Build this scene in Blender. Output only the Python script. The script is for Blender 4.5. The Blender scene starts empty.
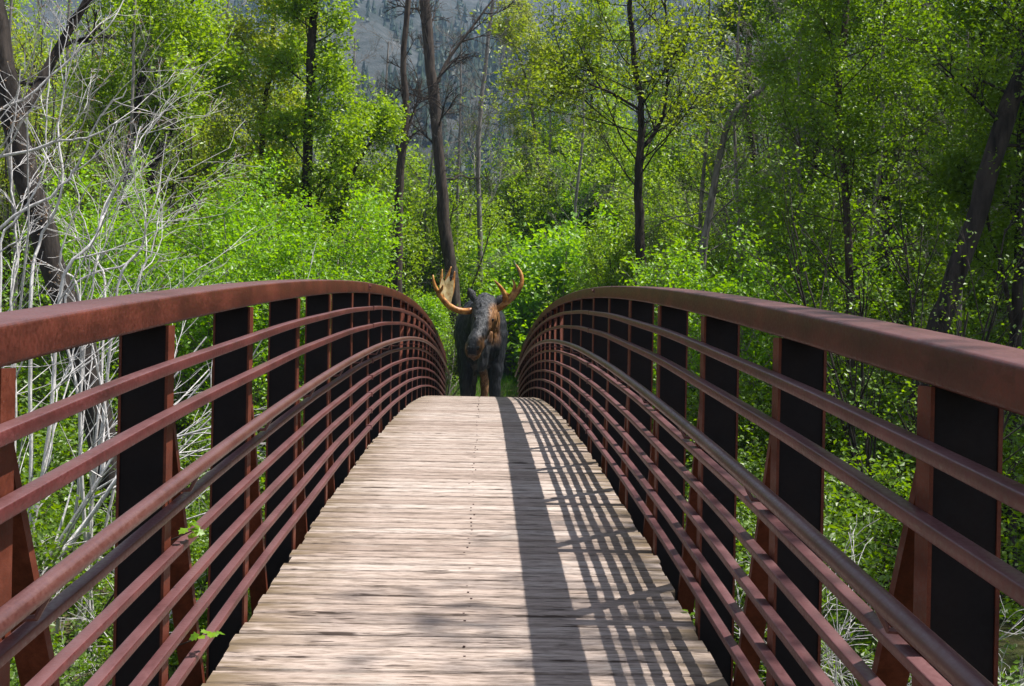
import bpy, math
import numpy as np
from mathutils import Matrix, Vector, noise as mnoise

# ------------------------------------------------------------------ camera, sky, sun
SC = bpy.context.scene
COL = SC.collection
F_PX = 1200.0
YAW, PITCH, ROLL = 0.0235, -0.0009, 0.0202
CAM = np.array([0.0272, 0.0, 0.8843])
fwd = np.array([math.sin(YAW) * math.cos(PITCH), math.cos(YAW) * math.cos(PITCH), math.sin(PITCH)])
rgt = np.array([math.cos(YAW), -math.sin(YAW), 0.0])
upv = np.cross(rgt, fwd)
cr = rgt * math.cos(ROLL) + upv * math.sin(ROLL)
cu = -rgt * math.sin(ROLL) + upv * math.cos(ROLL)
cam_data = bpy.data.cameras.new('camera')
cam_data.sensor_width = 36.0
cam_data.lens = 36.0 * F_PX / 1024.0
cam_data.clip_start = 0.05
cam_data.clip_end = 3000.0
cam = bpy.data.objects.new('camera', cam_data)
COL.objects.link(cam)
cam.matrix_world = Matrix([[cr[0], cu[0], -fwd[0], CAM[0]], [cr[1], cu[1], -fwd[1], CAM[1]],
                           [cr[2], cu[2], -fwd[2], CAM[2]], [0, 0, 0, 1]])
SC.camera = cam

SUN_EL = math.radians(62.7)
SUN_AZ = math.radians(90.0)          # clockwise from +Y: the sun stands to the right of the bridge
world = bpy.data.worlds.new('World')
SC.world = world
world.use_nodes = True
wn = world.node_tree
bg = wn.nodes['Background']
sky = wn.nodes.new('ShaderNodeTexSky')
sky.sky_type = 'NISHITA'
sky.sun_disc = False
sky.sun_elevation = SUN_EL
sky.sun_rotation = SUN_AZ
sky.altitude = 1800
hs = wn.nodes.new('ShaderNodeHueSaturation')      # sky desaturated so shade comes out less blue
hs.inputs['Saturation'].default_value = 0.45
wn.links.new(sky.outputs[0], hs.inputs['Color'])
wn.links.new(hs.outputs[0], bg.inputs[0])
bg.inputs[1].default_value = 0.115
sun_data = bpy.data.lights.new('sun', 'SUN')
sun_data.energy = 5.0
sun_data.angle = math.radians(0.53)
sun_data.color = (1.0, 0.95, 0.87)
sun = bpy.data.objects.new('sun', sun_data)
COL.objects.link(sun)
sd = Vector((math.sin(SUN_AZ) * math.cos(SUN_EL), math.cos(SUN_AZ) * math.cos(SUN_EL), math.sin(SUN_EL)))
sun.rotation_euler = sd.to_track_quat('Z', 'Y').to_euler()
sun.location = (30, 10, 60)
SC.view_settings.view_transform = 'Standard'
SC.view_settings.look = 'None'
SC.view_settings.exposure = 0.92
SC.view_settings.gamma = 1.0
SC.cycles.max_bounces = 9
SC.cycles.diffuse_bounces = 5
SC.cycles.glossy_bounces = 3
SC.cycles.transmission_bounces = 6
SC.cycles.volume_bounces = 0
SC.cycles.use_denoising = True
SC.cycles.caustics_reflective = False
SC.cycles.caustics_refractive = False

# ------------------------------------------------------------------ helpers
def at(px, py, Y):
    """world point seen at pixel (px, py) of the photograph, at depth Y"""
    d = fwd + (px - 512) / F_PX * cr - (py - 343) / F_PX * cu
    return CAM + d * (Y / d[1])

def ground_z(x, y):
    """height of the valley floor: a shallow creek bed under the bridge, banks at both ends"""
    x = np.asarray(x, float); y = np.asarray(y, float)
    def ss(a, b, v):
        t = np.clip((v - a) / (b - a), 0, 1); return t * t * (3 - 2 * t)
    z = -2.45 + 0.18 * np.sin(x * 0.7 + 1.3) * np.sin(y * 0.55) + 0.1 * np.sin(x * 1.9 + y * 1.1)
    far = -1.55 + 0.0 * x
    z = z + (far - z) * ss(27.5, 32.0, y)
    z = z + (0.95) * ss(38.0, 46.0, y)
    z = z + (-0.95 - z) * (1 - ss(-4.5, -1.6, y))
    side = ss(5.5, 22.0, np.abs(x))
    z = z + side * 1.3 * (1 - ss(27, 34, y)) * ss(-4.5, -1.6, y)
    z = z + 0.045 * np.clip(y - 60, 0, 160)
    return z

def tag(o, label=None, cat=None, group=None, kind=None):
    if label: o['label'] = label
    if cat: o['category'] = cat
    if group: o['group'] = group
    if kind: o['kind'] = kind
    return o

def empty(name, loc, label, cat, group=None, rz=0.0, scale=1.0):
    o = bpy.data.objects.new(name, None)
    COL.objects.link(o)
    o.location = [float(v) for v in loc]
    o.rotation_euler = (0, 0, rz)
    o.scale = (scale,) * 3
    o.empty_display_size = 0.2
    return tag(o, label, cat, group)

def link_mesh(name, me, parent=None, loc=None):
    o = bpy.data.objects.new(name, me)
    COL.objects.link(o)
    if parent is not None: o.parent = parent
    if loc is not None: o.location = [float(v) for v in loc]
    return o

class MB:
    """collects vertices and faces for one mesh"""
    def __init__(s): s.v = []; s.f3 = []; s.f4 = []; s.n = 0
    def add(s, v, q=None, t=None):
        v = np.asarray(v, float).reshape(-1, 3)
        if q is not None and len(q): s.f4.append(np.asarray(q, int) + s.n)
        if t is not None and len(t): s.f3.append(np.asarray(t, int) + s.n)
        s.v.append(v); s.n += len(v)
    def box(s, c, h, M=None):
        c = np.asarray(c, float); h = np.asarray(h, float)
        k = np.array([[x, y, z] for x in (-1, 1) for y in (-1, 1) for z in (-1, 1)], float) * h
        if M is not None: k = k @ np.asarray(M).T
        s.add(k + c, [(0, 1, 3, 2), (4, 6, 7, 5), (0, 4, 5, 1), (2, 3, 7, 6), (0, 2, 6, 4), (1, 5, 7, 3)])
    def bar(s, a, b, w, h, side):
        """box from a to b; w = full width along 'side', h = full height across"""
        a = np.asarray(a, float); b = np.asarray(b, float)
        d = b - a; L = np.linalg.norm(d); d = d / L
        u = np.asarray(side, float); u = u - d * (u @ d); u /= np.linalg.norm(u)
        n = np.cross(d, u)
        s.box((a + b) / 2, (w / 2, L / 2, h / 2), np.stack([u, d, n], 1))
    def tube(s, pts, rad, k=6, cap=False):
        pts = np.asarray(pts, float); rad = np.broadcast_to(np.asarray(rad, float), (len(pts),))
        d = np.gradient(pts, axis=0); d /= np.linalg.norm(d, axis=1)[:, None] + 1e-12
        ref = np.array([0, 0, 1.0]) if abs(d[:, 2].mean()) < 0.8 else np.array([1.0, 0, 0])
        u = np.cross(d, ref); u /= np.linalg.norm(u, axis=1)[:, None] + 1e-12
        w = np.cross(d, u)
        a = np.arange(k) * 2 * math.pi / k
        ring = pts[:, None] + rad[:, None, None] * (np.cos(a)[None, :, None] * u[:, None] + np.sin(a)[None, :, None] * w[:, None])
        m = len(pts)
        i = np.arange(m - 1)[:, None] * k; j = np.arange(k)[None]; j2 = (j + 1) % k
        q = np.stack([i + j, i + j2, i + k + j2, i + k + j], -1).reshape(-1, 4)
        v = ring.reshape(-1, 3)
        t = None
        if cap:
            v = np.vstack([v, pts[:1], pts[-1:]])
            jj = np.arange(k); t = np.vstack([np.stack([(jj + 1) % k, jj, 0 * jj + m * k], -1),
                                              np.stack([(m - 1) * k + jj, (m - 1) * k + (jj + 1) % k, 0 * jj + m * k + 1], -1)])
        s.add(v, q, t)
    def sweep(s, path, sec, U, W):
        """closed section sec (k,2) swept along path; U, W are the section axes per point"""
        path = np.asarray(path, float); k = len(sec); m = len(path)
        ring = path[:, None] + sec[None, :, 0, None] * U[:, None] + sec[None, :, 1, None] * W[:, None]
        i = np.arange(m - 1)[:, None] * k; j = np.arange(k)[None]; j2 = (j + 1) % k
        q = np.stack([i + j, i + j2, i + k + j2, i + k + j], -1).reshape(-1, 4)
        v = ring.reshape(-1, 3)
        v = np.vstack([v, path[:1], path[-1:]]); jj = np.arange(k)
        c0 = ring[0].mean(0); c1 = ring[-1].mean(0); v[-2] = c0; v[-1] = c1
        t = np.vstack([np.stack([(jj + 1) % k, jj, 0 * jj + m * k], -1),
                       np.stack([(m - 1) * k + jj, (m - 1) * k + (jj + 1) % k, 0 * jj + m * k + 1], -1)])
        s.add(v, q, t)
    def loft(s, rings):
        """list of (k,3) rings -> closed skin"""
        k = len(rings[0]); m = len(rings)
        v = np.concatenate(rings)
        i = np.arange(m - 1)[:, None] * k; j = np.arange(k)[None]; j2 = (j + 1) % k
        q = np.stack([i + j, i + j2, i + k + j2, i + k + j], -1).reshape(-1, 4)
        v = np.vstack([v, rings[0].mean(0)[None], rings[-1].mean(0)[None]]); jj = np.arange(k)
        t = np.vstack([np.stack([(jj + 1) % k, jj, 0 * jj + m * k], -1),
                       np.stack([(m - 1) * k + jj, (m - 1) * k + (jj + 1) % k, 0 * jj + m * k + 1], -1)])
        s.add(v, q, t)
    def mesh(s, name, mat, smooth=False):
        v = np.concatenate(s.v) if s.v else np.zeros((0, 3))
        q = np.concatenate(s.f4) if s.f4 else np.zeros((0, 4), int)
        t = np.concatenate(s.f3) if s.f3 else np.zeros((0, 3), int)
        me = bpy.data.meshes.new(name)
        me.vertices.add(len(v)); me.vertices.foreach_set('co', v.astype(np.float32).ravel())
        loops = np.concatenate([q.ravel(), t.ravel()]).astype(np.int32)
        me.loops.add(len(loops)); me.loops.foreach_set('vertex_index', loops)
        starts = np.concatenate([np.arange(len(q)) * 4, len(q) * 4 + np.arange(len(t)) * 3]).astype(np.int32)
        me.polygons.add(len(starts)); me.polygons.foreach_set('loop_start', starts)
        me.polygons.foreach_set('use_smooth', np.full(len(starts), smooth))
        me.update(calc_edges=True)
        me.validate()
        if mat is not None: me.materials.append(mat)
        return me

# ------------------------------------------------------------------ materials
class NT:
    def __init__(s, name):
        s.m = bpy.data.materials.new(name); s.m.use_nodes = True
        s.t = s.m.node_tree; s.t.nodes.clear()
        s.out = s.n('ShaderNodeOutputMaterial')
    def n(s, typ, **kw):
        o = s.t.nodes.new(typ)
        for k, v in kw.items(): setattr(o, k, v)
        return o
    def l(s, a, b): s.t.links.new(a, b)
    def coord(s, which='Object', scale=(1, 1, 1)):
        c = s.n('ShaderNodeTexCoord'); m = s.n('ShaderNodeMapping')
        m.inputs['Scale'].default_value = scale
        s.l(c.outputs[which], m.inputs['Vector']); return m.outputs[0]
    def noise(s, vec, scale, detail=4, rough=0.55):
        o = s.n('ShaderNodeTexNoise'); o.inputs['Scale'].default_value = scale
        o.inputs['Detail'].default_value = detail; o.inputs['Roughness'].default_value = rough
        if vec is not None: s.l(vec, o.inputs['Vector'])
        return o.outputs['Fac']
    def ramp(s, fac, stops):
        o = s.n('ShaderNodeValToRGB'); e = o.color_ramp.elements
        while len(e) < len(stops): e.new(0.5)
        for a, (p, c) in zip(e, stops):
            a.position = p; a.color = (*c, 1) if len(c) == 3 else c
        s.l(fac, o.inputs[0]); return o.outputs[0]
    def mix(s, fac, a, b, mode='MIX'):
        o = s.n('ShaderNodeMix', data_type='RGBA', blend_type=mode)
        for val, idx in ((fac, 0), (a, 6), (b, 7)):
            if isinstance(val, (int, float)): o.inputs[idx].default_value = val
            elif isinstance(val, tuple): o.inputs[idx].default_value = (*val, 1)
            else: s.l(val, o.inputs[idx])
        return o.outputs[2]
    def math(s, op, a, b=None):
        o = s.n('ShaderNodeMath', operation=op)
        for i, v in enumerate((a, b)):
            if v is None: continue
            if isinstance(v, (int, float)): o.inputs[i].default_value = v
            else: s.l(v, o.inputs[i])
        return o.outputs[0]
    def island(s): return s.n('ShaderNodeNewGeometry').outputs['Random Per Island']
    def bump(s, h, strength=0.3, dist=0.01):
        o = s.n('ShaderNodeBump'); o.inputs['Strength'].default_value = strength
        o.inputs['Distance'].default_value = dist; s.l(h, o.inputs['Height']); return o.outputs[0]
    def principled(s, col, rough=0.6, metal=0.0, spec=0.5, normal=None):
        o = s.n('ShaderNodeBsdfPrincipled')
        for v, k in ((col, 'Base Color'), (rough, 'Roughness')):
            if isinstance(v, tuple): o.inputs[k].default_value = (*v, 1)
            elif isinstance(v, (int, float)): o.inputs[k].default_value = v
            else: s.l(v, o.inputs[k])
        o.inputs['Metallic'].default_value = metal
        o.inputs['Specular IOR Level'].default_value = spec
        if normal is not None: s.l(normal, o.inputs['Normal'])
        s.l(o.outputs[0], s.out.inputs[0]); return o

def steel_mat(name, dark, mid, light, rough=0.5, spec=0.5):
    k = NT(name); g = k.n('ShaderNodeNewGeometry'); pos = g.outputs['Position']
    m = k.n('ShaderNodeMapping'); m.inputs['Scale'].default_value = (1, 0.5, 1); k.l(pos, m.inputs[0])
    a = k.noise(m.outputs[0], 6, 6, 0.65); b = k.noise(pos, 70, 3, 0.6); c = k.noise(pos, 260, 2, 0.5)
    f = k.math('ADD', k.math('MULTIPLY', a, 0.6), k.math('ADD', k.math('MULTIPLY', b, 0.28), k.math('MULTIPLY', c, 0.14)))
    col = k.ramp(f, [(0.36, dark), (0.5, mid), (0.66, light)])
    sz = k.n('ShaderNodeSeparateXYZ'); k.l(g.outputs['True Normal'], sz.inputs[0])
    sky_sheen = k.math('MULTIPLY', k.ramp(sz.outputs[2], [(0.55, (0, 0, 0)), (0.95, (1, 1, 1))]), k.ramp(a, [(0.3, (0.3,) * 3), (0.6, (0.75,) * 3)]))
    col = k.mix(sky_sheen, col, (light[0] * 0.98, light[0] * 0.5, light[0] * 0.53))  # mauve sky sheen painted into the colour of up-facing steel
    rg = k.ramp(b, [(0.3, (rough - 0.08,) * 3), (0.7, (rough + 0.15,) * 3)])
    k.principled(col, rg, 0.0, spec, k.bump(f, 0.25, 0.004))
    return k.m

M = {}
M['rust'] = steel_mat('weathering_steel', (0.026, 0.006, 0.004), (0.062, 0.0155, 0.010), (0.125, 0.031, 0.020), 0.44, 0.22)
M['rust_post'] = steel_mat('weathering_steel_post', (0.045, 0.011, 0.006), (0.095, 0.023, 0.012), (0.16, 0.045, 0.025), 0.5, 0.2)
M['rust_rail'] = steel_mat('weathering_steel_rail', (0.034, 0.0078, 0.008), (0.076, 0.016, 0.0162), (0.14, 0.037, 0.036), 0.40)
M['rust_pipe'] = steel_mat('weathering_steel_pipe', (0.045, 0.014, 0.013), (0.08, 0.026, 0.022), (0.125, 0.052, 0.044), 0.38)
M['post_web'] = steel_mat('near_black_steel', (0.006, 0.005, 0.006), (0.009, 0.007, 0.008), (0.013, 0.009, 0.009), 0.75, 0.15)  # near-black tone for post webs and deck stringers
M['bolt'] = steel_mat('bolt_steel', (0.03, 0.014, 0.012), (0.05, 0.022, 0.018), (0.08, 0.035, 0.03), 0.5)

def wood_mat():
    k = NT('weathered_deck_wood'); g = k.n('ShaderNodeNewGeometry'); pos = g.outputs['Position']; isl = g.outputs['Random Per Island']
    off = k.n('ShaderNodeCombineXYZ'); k.l(k.math('MULTIPLY', isl, 37.0), off.inputs[0]); k.l(k.math('MULTIPLY', isl, 11.0), off.inputs[2])
    ad = k.n('ShaderNodeVectorMath', operation='ADD'); k.l(pos, ad.inputs[0]); k.l(off.outputs[0], ad.inputs[1])
    def stretch(sc):
        m = k.n('ShaderNodeMapping'); m.inputs['Scale'].default_value = sc; k.l(ad.outputs[0], m.inputs[0]); return m.outputs[0]
    grain = k.noise(stretch((4.6, 44, 20)), 1.0, 6, 0.7)
    fine = k.noise(stretch((9, 170, 60)), 1.0, 4, 0.65)
    blot = k.noise(stretch((4, 14, 6)), 1.0, 4, 0.65)
    tone = k.ramp(isl, [(0.0, (0.30, 0.23, 0.198)), (0.3, (0.385, 0.305, 0.265)), (0.7, (0.44, 0.357, 0.315)), (1.0, (0.5, 0.425, 0.385))])
    col = k.mix(k.ramp(grain, [(0.38, (0.72,) * 3), (0.53, (0, 0, 0))]), tone, (0.15, 0.112, 0.085))
    col = k.mix(k.ramp(fine, [(0.38, (0.85,) * 3), (0.5, (0, 0, 0))]), col, (0.095, 0.068, 0.052))
    col = k.mix(k.ramp(blot, [(0.56, (0, 0, 0)), (0.78, (0.7,) * 3)]), col, (0.42, 0.38, 0.34))
    # brown stain towards the plank ends
    sx = k.n('ShaderNodeSeparateXYZ'); k.l(pos, sx.inputs[0])
    edge = k.math('ABSOLUTE', sx.outputs[0])
    st = k.noise(stretch((2.2, 9, 3)), 1.0, 4, 0.65)
    m1 = k.math('MULTIPLY', k.ramp(edge, [(0.62, (0, 0, 0)), (0.97, (1, 1, 1))]), k.ramp(st, [(0.38, (0, 0, 0)), (0.56, (0.9,) * 3)]))
    col = k.mix(m1, col, (0.12, 0.083, 0.043))
    # splits and knots
    crack = k.noise(stretch((4.0, 30, 9)), 1.0, 3, 0.55)
    col = k.mix(k.ramp(crack, [(0.33, (0.95,) * 3), (0.385, (0, 0, 0))]), col, (0.05, 0.032, 0.025))
    vd = k.n('ShaderNodeVertexColor', layer_name='joint_dirt'); sd3 = k.n('ShaderNodeSeparateColor'); k.l(vd.outputs[0], sd3.inputs[0])
    col = k.mix(k.math('MULTIPLY', sd3.outputs[0], 0.42), col, (0.06, 0.043, 0.034))
    k.principled(col, 0.72, 0, 0.3, k.bump(k.math('ADD', grain, k.math('MULTIPLY', fine, 0.7)), 0.55, 0.004))
    return k.m
M['wood'] = wood_mat()

def leaf_mat(name, a, b, c, trans=0.58):
    k = NT(name); isl = k.island()
    col = k.ramp(isl, [(0.0, a), (0.5, b), (1.0, c)])
    g = k.n('ShaderNodeNewGeometry'); 
    big = k.noise(g.outputs['Position'], 0.55, 2, 0.5)
    col = k.mix(k.ramp(big, [(0.38, (0.45,) * 3), (0.62, (0, 0, 0))]), col, tuple(0.62 * v for v in b))
    d = k.n('ShaderNodeBsdfDiffuse'); t = k.n('ShaderNodeBsdfTranslucent'); gl = k.n('ShaderNodeBsdfGlossy')
    gl.inputs['Roughness'].default_value = 0.45; gl.inputs['Color'].default_value = (0.9, 0.9, 0.9, 1)
    k.l(col, d.inputs[0])
    hs = k.n('ShaderNodeHueSaturation'); hs.inputs['Hue'].default_value = 0.485; hs.inputs['Saturation'].default_value = 1.1; hs.inputs['Value'].default_value = 1.3
    k.l(col, hs.inputs['Color']); k.l(hs.outputs[0], t.inputs[0])
    mx = k.n('ShaderNodeMixShader'); mx.inputs[0].default_value = trans
    k.l(d.outputs[0], mx.inputs[1]); k.l(t.outputs[0], mx.inputs[2])
    m2 = k.n('ShaderNodeMixShader'); m2.inputs[0].default_value = 0.035
    k.l(mx.outputs[0], m2.inputs[1]); k.l(gl.outputs[0], m2.inputs[2])
    k.l(m2.outputs[0], k.out.inputs[0]); return k.m
M['leaf_lime'] = leaf_mat('leaf_lime', (0.13, 0.30, 0.008), (0.19, 0.40, 0.012), (0.27, 0.48, 0.03))
M['leaf_spring'] = leaf_mat('leaf_spring', (0.13, 0.24, 0.014), (0.21, 0.36, 0.022), (0.32, 0.46, 0.06))
M['leaf_yellow'] = leaf_mat('leaf_yellow', (0.15, 0.22, 0.018), (0.25, 0.33, 0.03), (0.37, 0.43, 0.09))
M['leaf_olive'] = leaf_mat('leaf_olive', (0.15, 0.23, 0.016), (0.21, 0.31, 0.025), (0.29, 0.38, 0.06))
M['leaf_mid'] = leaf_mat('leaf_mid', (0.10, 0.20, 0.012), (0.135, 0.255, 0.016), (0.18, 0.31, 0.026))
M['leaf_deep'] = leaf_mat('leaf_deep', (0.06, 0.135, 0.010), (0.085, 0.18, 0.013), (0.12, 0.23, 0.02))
M['grass'] = leaf_mat('grass_blades', (0.05, 0.16, 0.01), (0.075, 0.22, 0.012), (0.12, 0.28, 0.02))
M['bud'] = leaf_mat('brown_buds', (0.12, 0.07, 0.04), (0.2, 0.12, 0.06), (0.28, 0.2, 0.1), 0.2)

def bark_mat(name, dark, light, scale=9):
    k = NT(name); pos = k.n('ShaderNodeNewGeometry').outputs['Position']
    m = k.n('ShaderNodeMapping'); m.inputs['Scale'].default_value = (1, 1, 0.22); k.l(pos, m.inputs[0])
    a = k.noise(m.outputs[0], scale, 6, 0.65); b = k.noise(pos, 1.3, 3, 0.5)
    col = k.ramp(a, [(0.36, dark), (0.66, light)])
    col = k.mix(k.ramp(b, [(0.4, (0, 0, 0)), (0.7, (0.5,) * 3)]), col, tuple(0.6 * v for v in light))
    k.principled(col, 0.9, 0, 0.2, k.bump(a, 0.9, 0.03)); return k.m
M['bark_dark'] = bark_mat('dark_furrowed_bark', (0.005, 0.004, 0.004), (0.055, 0.044, 0.039))
M['bark_brown'] = bark_mat('brown_bark', (0.018, 0.013, 0.011), (0.085, 0.066, 0.055))
M['bark_grey'] = bark_mat('grey_bark', (0.09, 0.08, 0.075), (0.27, 0.25, 0.24), 14)
M['bark_white'] = bark_mat('pale_bark', (0.36, 0.34, 0.34), (0.7, 0.68, 0.68), 20)

def ground_mat():
    k = NT('valley_soil'); pos = k.n('ShaderNodeNewGeometry').outputs['Position']
    a = k.noise(pos, 0.9, 6, 0.65); b = k.noise(pos, 14, 5, 0.7)
    col = k.ramp(a, [(0.35, (0.035, 0.05, 0.015)), (0.5, (0.06, 0.075, 0.02)), (0.65, (0.11, 0.09, 0.05))])
    col = k.mix(k.ramp(b, [(0.4, (0.6,) * 3), (0.6, (0, 0, 0))]), col, (0.04, 0.032, 0.02))
    k.principled(col, 0.95, 0, 0.1, k.bump(b, 0.8, 0.05)); return k.m
M['ground'] = ground_mat()
def path_mat():
    k = NT('gravel_path'); pos = k.n('ShaderNodeNewGeometry').outputs['Position']
    b = k.noise(pos, 45, 5, 0.7)
    k.principled(k.ramp(b, [(0.3, (0.12, 0.1, 0.08)), (0.7, (0.33, 0.29, 0.24))]), 0.95, 0, 0.1, k.bump(b, 0.6, 0.02)); return k.m
M['path'] = path_mat()
def hill_mat():
    k = NT('mountain_scree_and_brush'); pos = k.n('ShaderNodeNewGeometry').outputs['Position']
    a = k.noise(pos, 0.03, 6, 0.6); b = k.noise(pos, 0.3, 5, 0.7)
    m = k.n('ShaderNodeMapping'); m.inputs['Scale'].default_value = (0.05, 0.05, 0.35); k.l(pos, m.inputs[0])
    c = k.noise(m.outputs[0], 1.0, 4, 0.6)
    f = k.math('ADD', k.math('MULTIPLY', a, 0.4), k.math('ADD', k.math('MULTIPLY', b, 0.3), k.math('MULTIPLY', c, 0.3)))
    col = k.ramp(f, [(0.38, (0.018, 0.024, 0.02)), (0.47, (0.036, 0.042, 0.04)), (0.56, (0.06, 0.064, 0.064)), (0.66, (0.12, 0.12, 0.118))])
    k.principled(col, 0.95, 0, 0.1, k.bump(b, 0.8, 1.0)); return k.m
M['hill'] = hill_mat()
M['conifer'] = leaf_mat('conifer_needles', (0.018, 0.036, 0.02), (0.026, 0.05, 0.028), (0.04, 0.07, 0.036), 0.1)

# ------------------------------------------------------------------ ground, mountain, path
rng0 = np.random.default_rng(7)
def sheet(xs, ys, fz):
    X, Yg = np.meshgrid(xs, ys); Z = fz(X, Yg)
    v = np.stack([X, Yg, Z], -1).reshape(-1, 3); nx = len(xs); ny = len(ys)
    i = np.arange(ny - 1)[:, None] * nx; j = np.arange(nx - 1)[None]
    q = np.stack([i + j, i + j + 1, i + nx + j + 1, i + nx + j], -1).reshape(-1, 4)
    b = MB(); b.add(v, q); return b
xs = np.unique(np.concatenate([np.linspace(-700, -40, 40), np.linspace(-40, 40, 161), np.linspace(40, 700, 40)]))
ys = np.unique(np.concatenate([np.linspace(-80, -10, 15), np.linspace(-10, 60, 141), np.linspace(60, 260, 41)]))
tag(link_mesh('ground', sheet(xs, ys, ground_z).mesh('ground', M['ground'], True)), kind='structure')
def hill_z(x, y):
    base = 6.0 + 0.425 * (y - 230)
    r = 9 * np.sin(x * 0.021 + y * 0.006) + 5 * np.sin(x * 0.055 - y * 0.018 + 2) + 2.2 * np.sin(x * 0.16 + y * 0.07) + 1.2 * np.sin(x * 0.31 - y * 0.22)
    return base + r * np.clip((y - 230) / 90, 0, 1)
tag(link_mesh('mountain', sheet(np.linspace(-700, 700, 240), np.linspace(225, 770, 180), hill_z).mesh('mountain', M['hill'], True)), kind='structure')

# ------------------------------------------------------------------ air between the bridge and the mountain
def haze_box():
    b = MB(); b.box((0, 345, 124), (720, 440, 128.5))
    k = NT('pale_air'); v = k.n('ShaderNodeVolumePrincipled')
    v.inputs['Color'].default_value = (0.42, 0.66, 1.0, 1); v.inputs['Density'].default_value = 0.00022; v.inputs['Anisotropy'].default_value = 0.2
    k.l(v.outputs[0], k.out.inputs['Volume']); return b.mesh('haze', k.m)
tag(link_mesh('haze', haze_box()), 'thin blue haze in the air towards the mountain', 'haze', kind='stuff')

# ------------------------------------------------------------------ the footbridge
KC, Y0 = 0.0033, 15.7199
H_TOP, H_BOT = 1.4695, 1.375
SP, PH = 1.3516, 3.9356
Y_A, Y_B = -1.62, 32.75
def dz(y): return -KC * (np.asarray(y, float) - Y0) ** 2
def frame(y):
    y = np.asarray(y, float); s = -2 * KC * (y - Y0); n = np.sqrt(1 + s * s)
    return np.stack([0 * y, 1 / n, s / n], -1), np.stack([0 * y, -s / n, 1 / n], -1)   # tangent, normal
def rrect(w, h, r, seg=3):
    p = []
    for cx, cy, a0 in ((w / 2 - r, h / 2 - r, 0), (-w / 2 + r, h / 2 - r, 90), (-w / 2 + r, -h / 2 + r, 180), (w / 2 - r, -h / 2 + r, 270)):
        for i in range(seg + 1):
            a = math.radians(a0 + 90 * i / seg); p.append((cx + r * math.cos(a), cy + r * math.sin(a)))
    return np.array(p)
def curved_bar(x, h, sec, y0, y1, mat, name, step=0.15, smooth=True, wob=0.0):
    b = MB(); y = np.linspace(y0, y1, max(3, int((y1 - y0) / step)))
    t, n = frame(y)
    path = np.stack([0 * y + x, y, dz(y) + h], -1)
    if wob: path[:, 0] += wob * np.sin(y * 1.7 + h * 9); path[:, 2] += wob * np.sin(y * 2.3 + h * 5)
    b.sweep(path, sec, np.tile([1.0, 0, 0], (len(y), 1)), n)
    return b.mesh(name, mat, smooth)

bridge = empty('arched_footbridge', (0, Y0, dz(Y0)), 'arched rust brown steel footbridge with a weathered plank deck between barred railings', 'footbridge')
BO = np.array([0, Y0, 0.0])
def bpart(name, me, parent=None):
    o = link_mesh(name, me, bridge if parent is None else parent)
    o.location = -BO if parent is None else (0, 0, 0)
    return o

# deck
def build_deck():
    rg = np.random.default_rng(3); b = MB(); y = Y_A; grime = []
    while y < Y_B:
        w = 0.138 * rg.uniform(0.97, 1.03); gap = rg.uniform(0.006, 0.017)
        yc = y + w / 2; t, n = frame(np.array([yc])); t = t[0]; n = n[0]
        th = 0.045; tilt = rg.normal(0, 0.006); lift = rg.normal(0, 0.0015)
        xl = -0.985 + rg.normal(0, 0.007); xr = 0.985 + rg.normal(0, 0.007)
        seg = 16; X = np.linspace(xl, xr, seg + 1)
        bow = rg.normal(0, 0.0012) * np.sin((X - xl) / (xr - xl) * math.pi)
        c = np.array([0, yc, dz(yc)]) + n * lift
        ch = 0.009
        e_a, e_b = rg.uniform(0.016, 0.034, 2)
        prof = [(-w / 2, -th), (-w / 2, -ch), (-w / 2 + ch, 0), (-w / 2 + e_a, 0), (w / 2 - e_b, 0), (w / 2 - ch, 0), (w / 2, -ch), (w / 2, -th)]
        dirt = np.clip(rg.uniform(0.25, 1.0, 2)[None] + rg.normal(0, 0.28, (seg + 1, 2)), 0, 1)
        rings = []
        for m_ in range(seg + 1): grime.extend([1, 1, dirt[m_, 0], 0, 0, dirt[m_, 1], 1, 1])
        grime.extend([1, 1])
        for xi, bo in zip(X, bow):
            e = rg.normal(0, 0.0012, 8)
            rings.append(np.array([c + np.array([xi, 0, 0]) + t * (a + ei) + n * (h_ + bo + a * tilt) for (a, h_), ei in zip(prof, e)]))
        b.loft(rings)
        y += w + gap
    me = b.mesh('deck', M['wood'])
    g = np.repeat(np.array(grime, np.float32)[:, None], 4, 1); g[:, 3] = 1
    me.color_attributes.new('joint_dirt', 'FLOAT_COLOR', 'POINT').data.foreach_set('color', g.ravel())
    return me
deck = bpart('deck', build_deck())
def build_screws():
    rg = np.random.default_rng(4); b = MB(); y = Y_A + 0.035
    a = np.arange(8) * math.pi / 4
    while y < 26:
        for x0 in (-0.03,):
            if rg.random() < 0.3: y += 0.115; continue
            x = x0 + rg.normal(0, 0.010); yy = y + rg.normal(0, 0.006); z = float(dz(yy)) + 0.0035
            top = np.stack([x + 0.0055 * np.cos(a), yy + 0.0055 * np.sin(a), 0 * a + z], -1)
            b.loft([top - [0, 0, 0.006], top])
        y += 0.115
    return b.mesh('screws', M['bolt'])
tag(bpart('screws', build_screws(), deck), kind='stuff')

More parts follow.
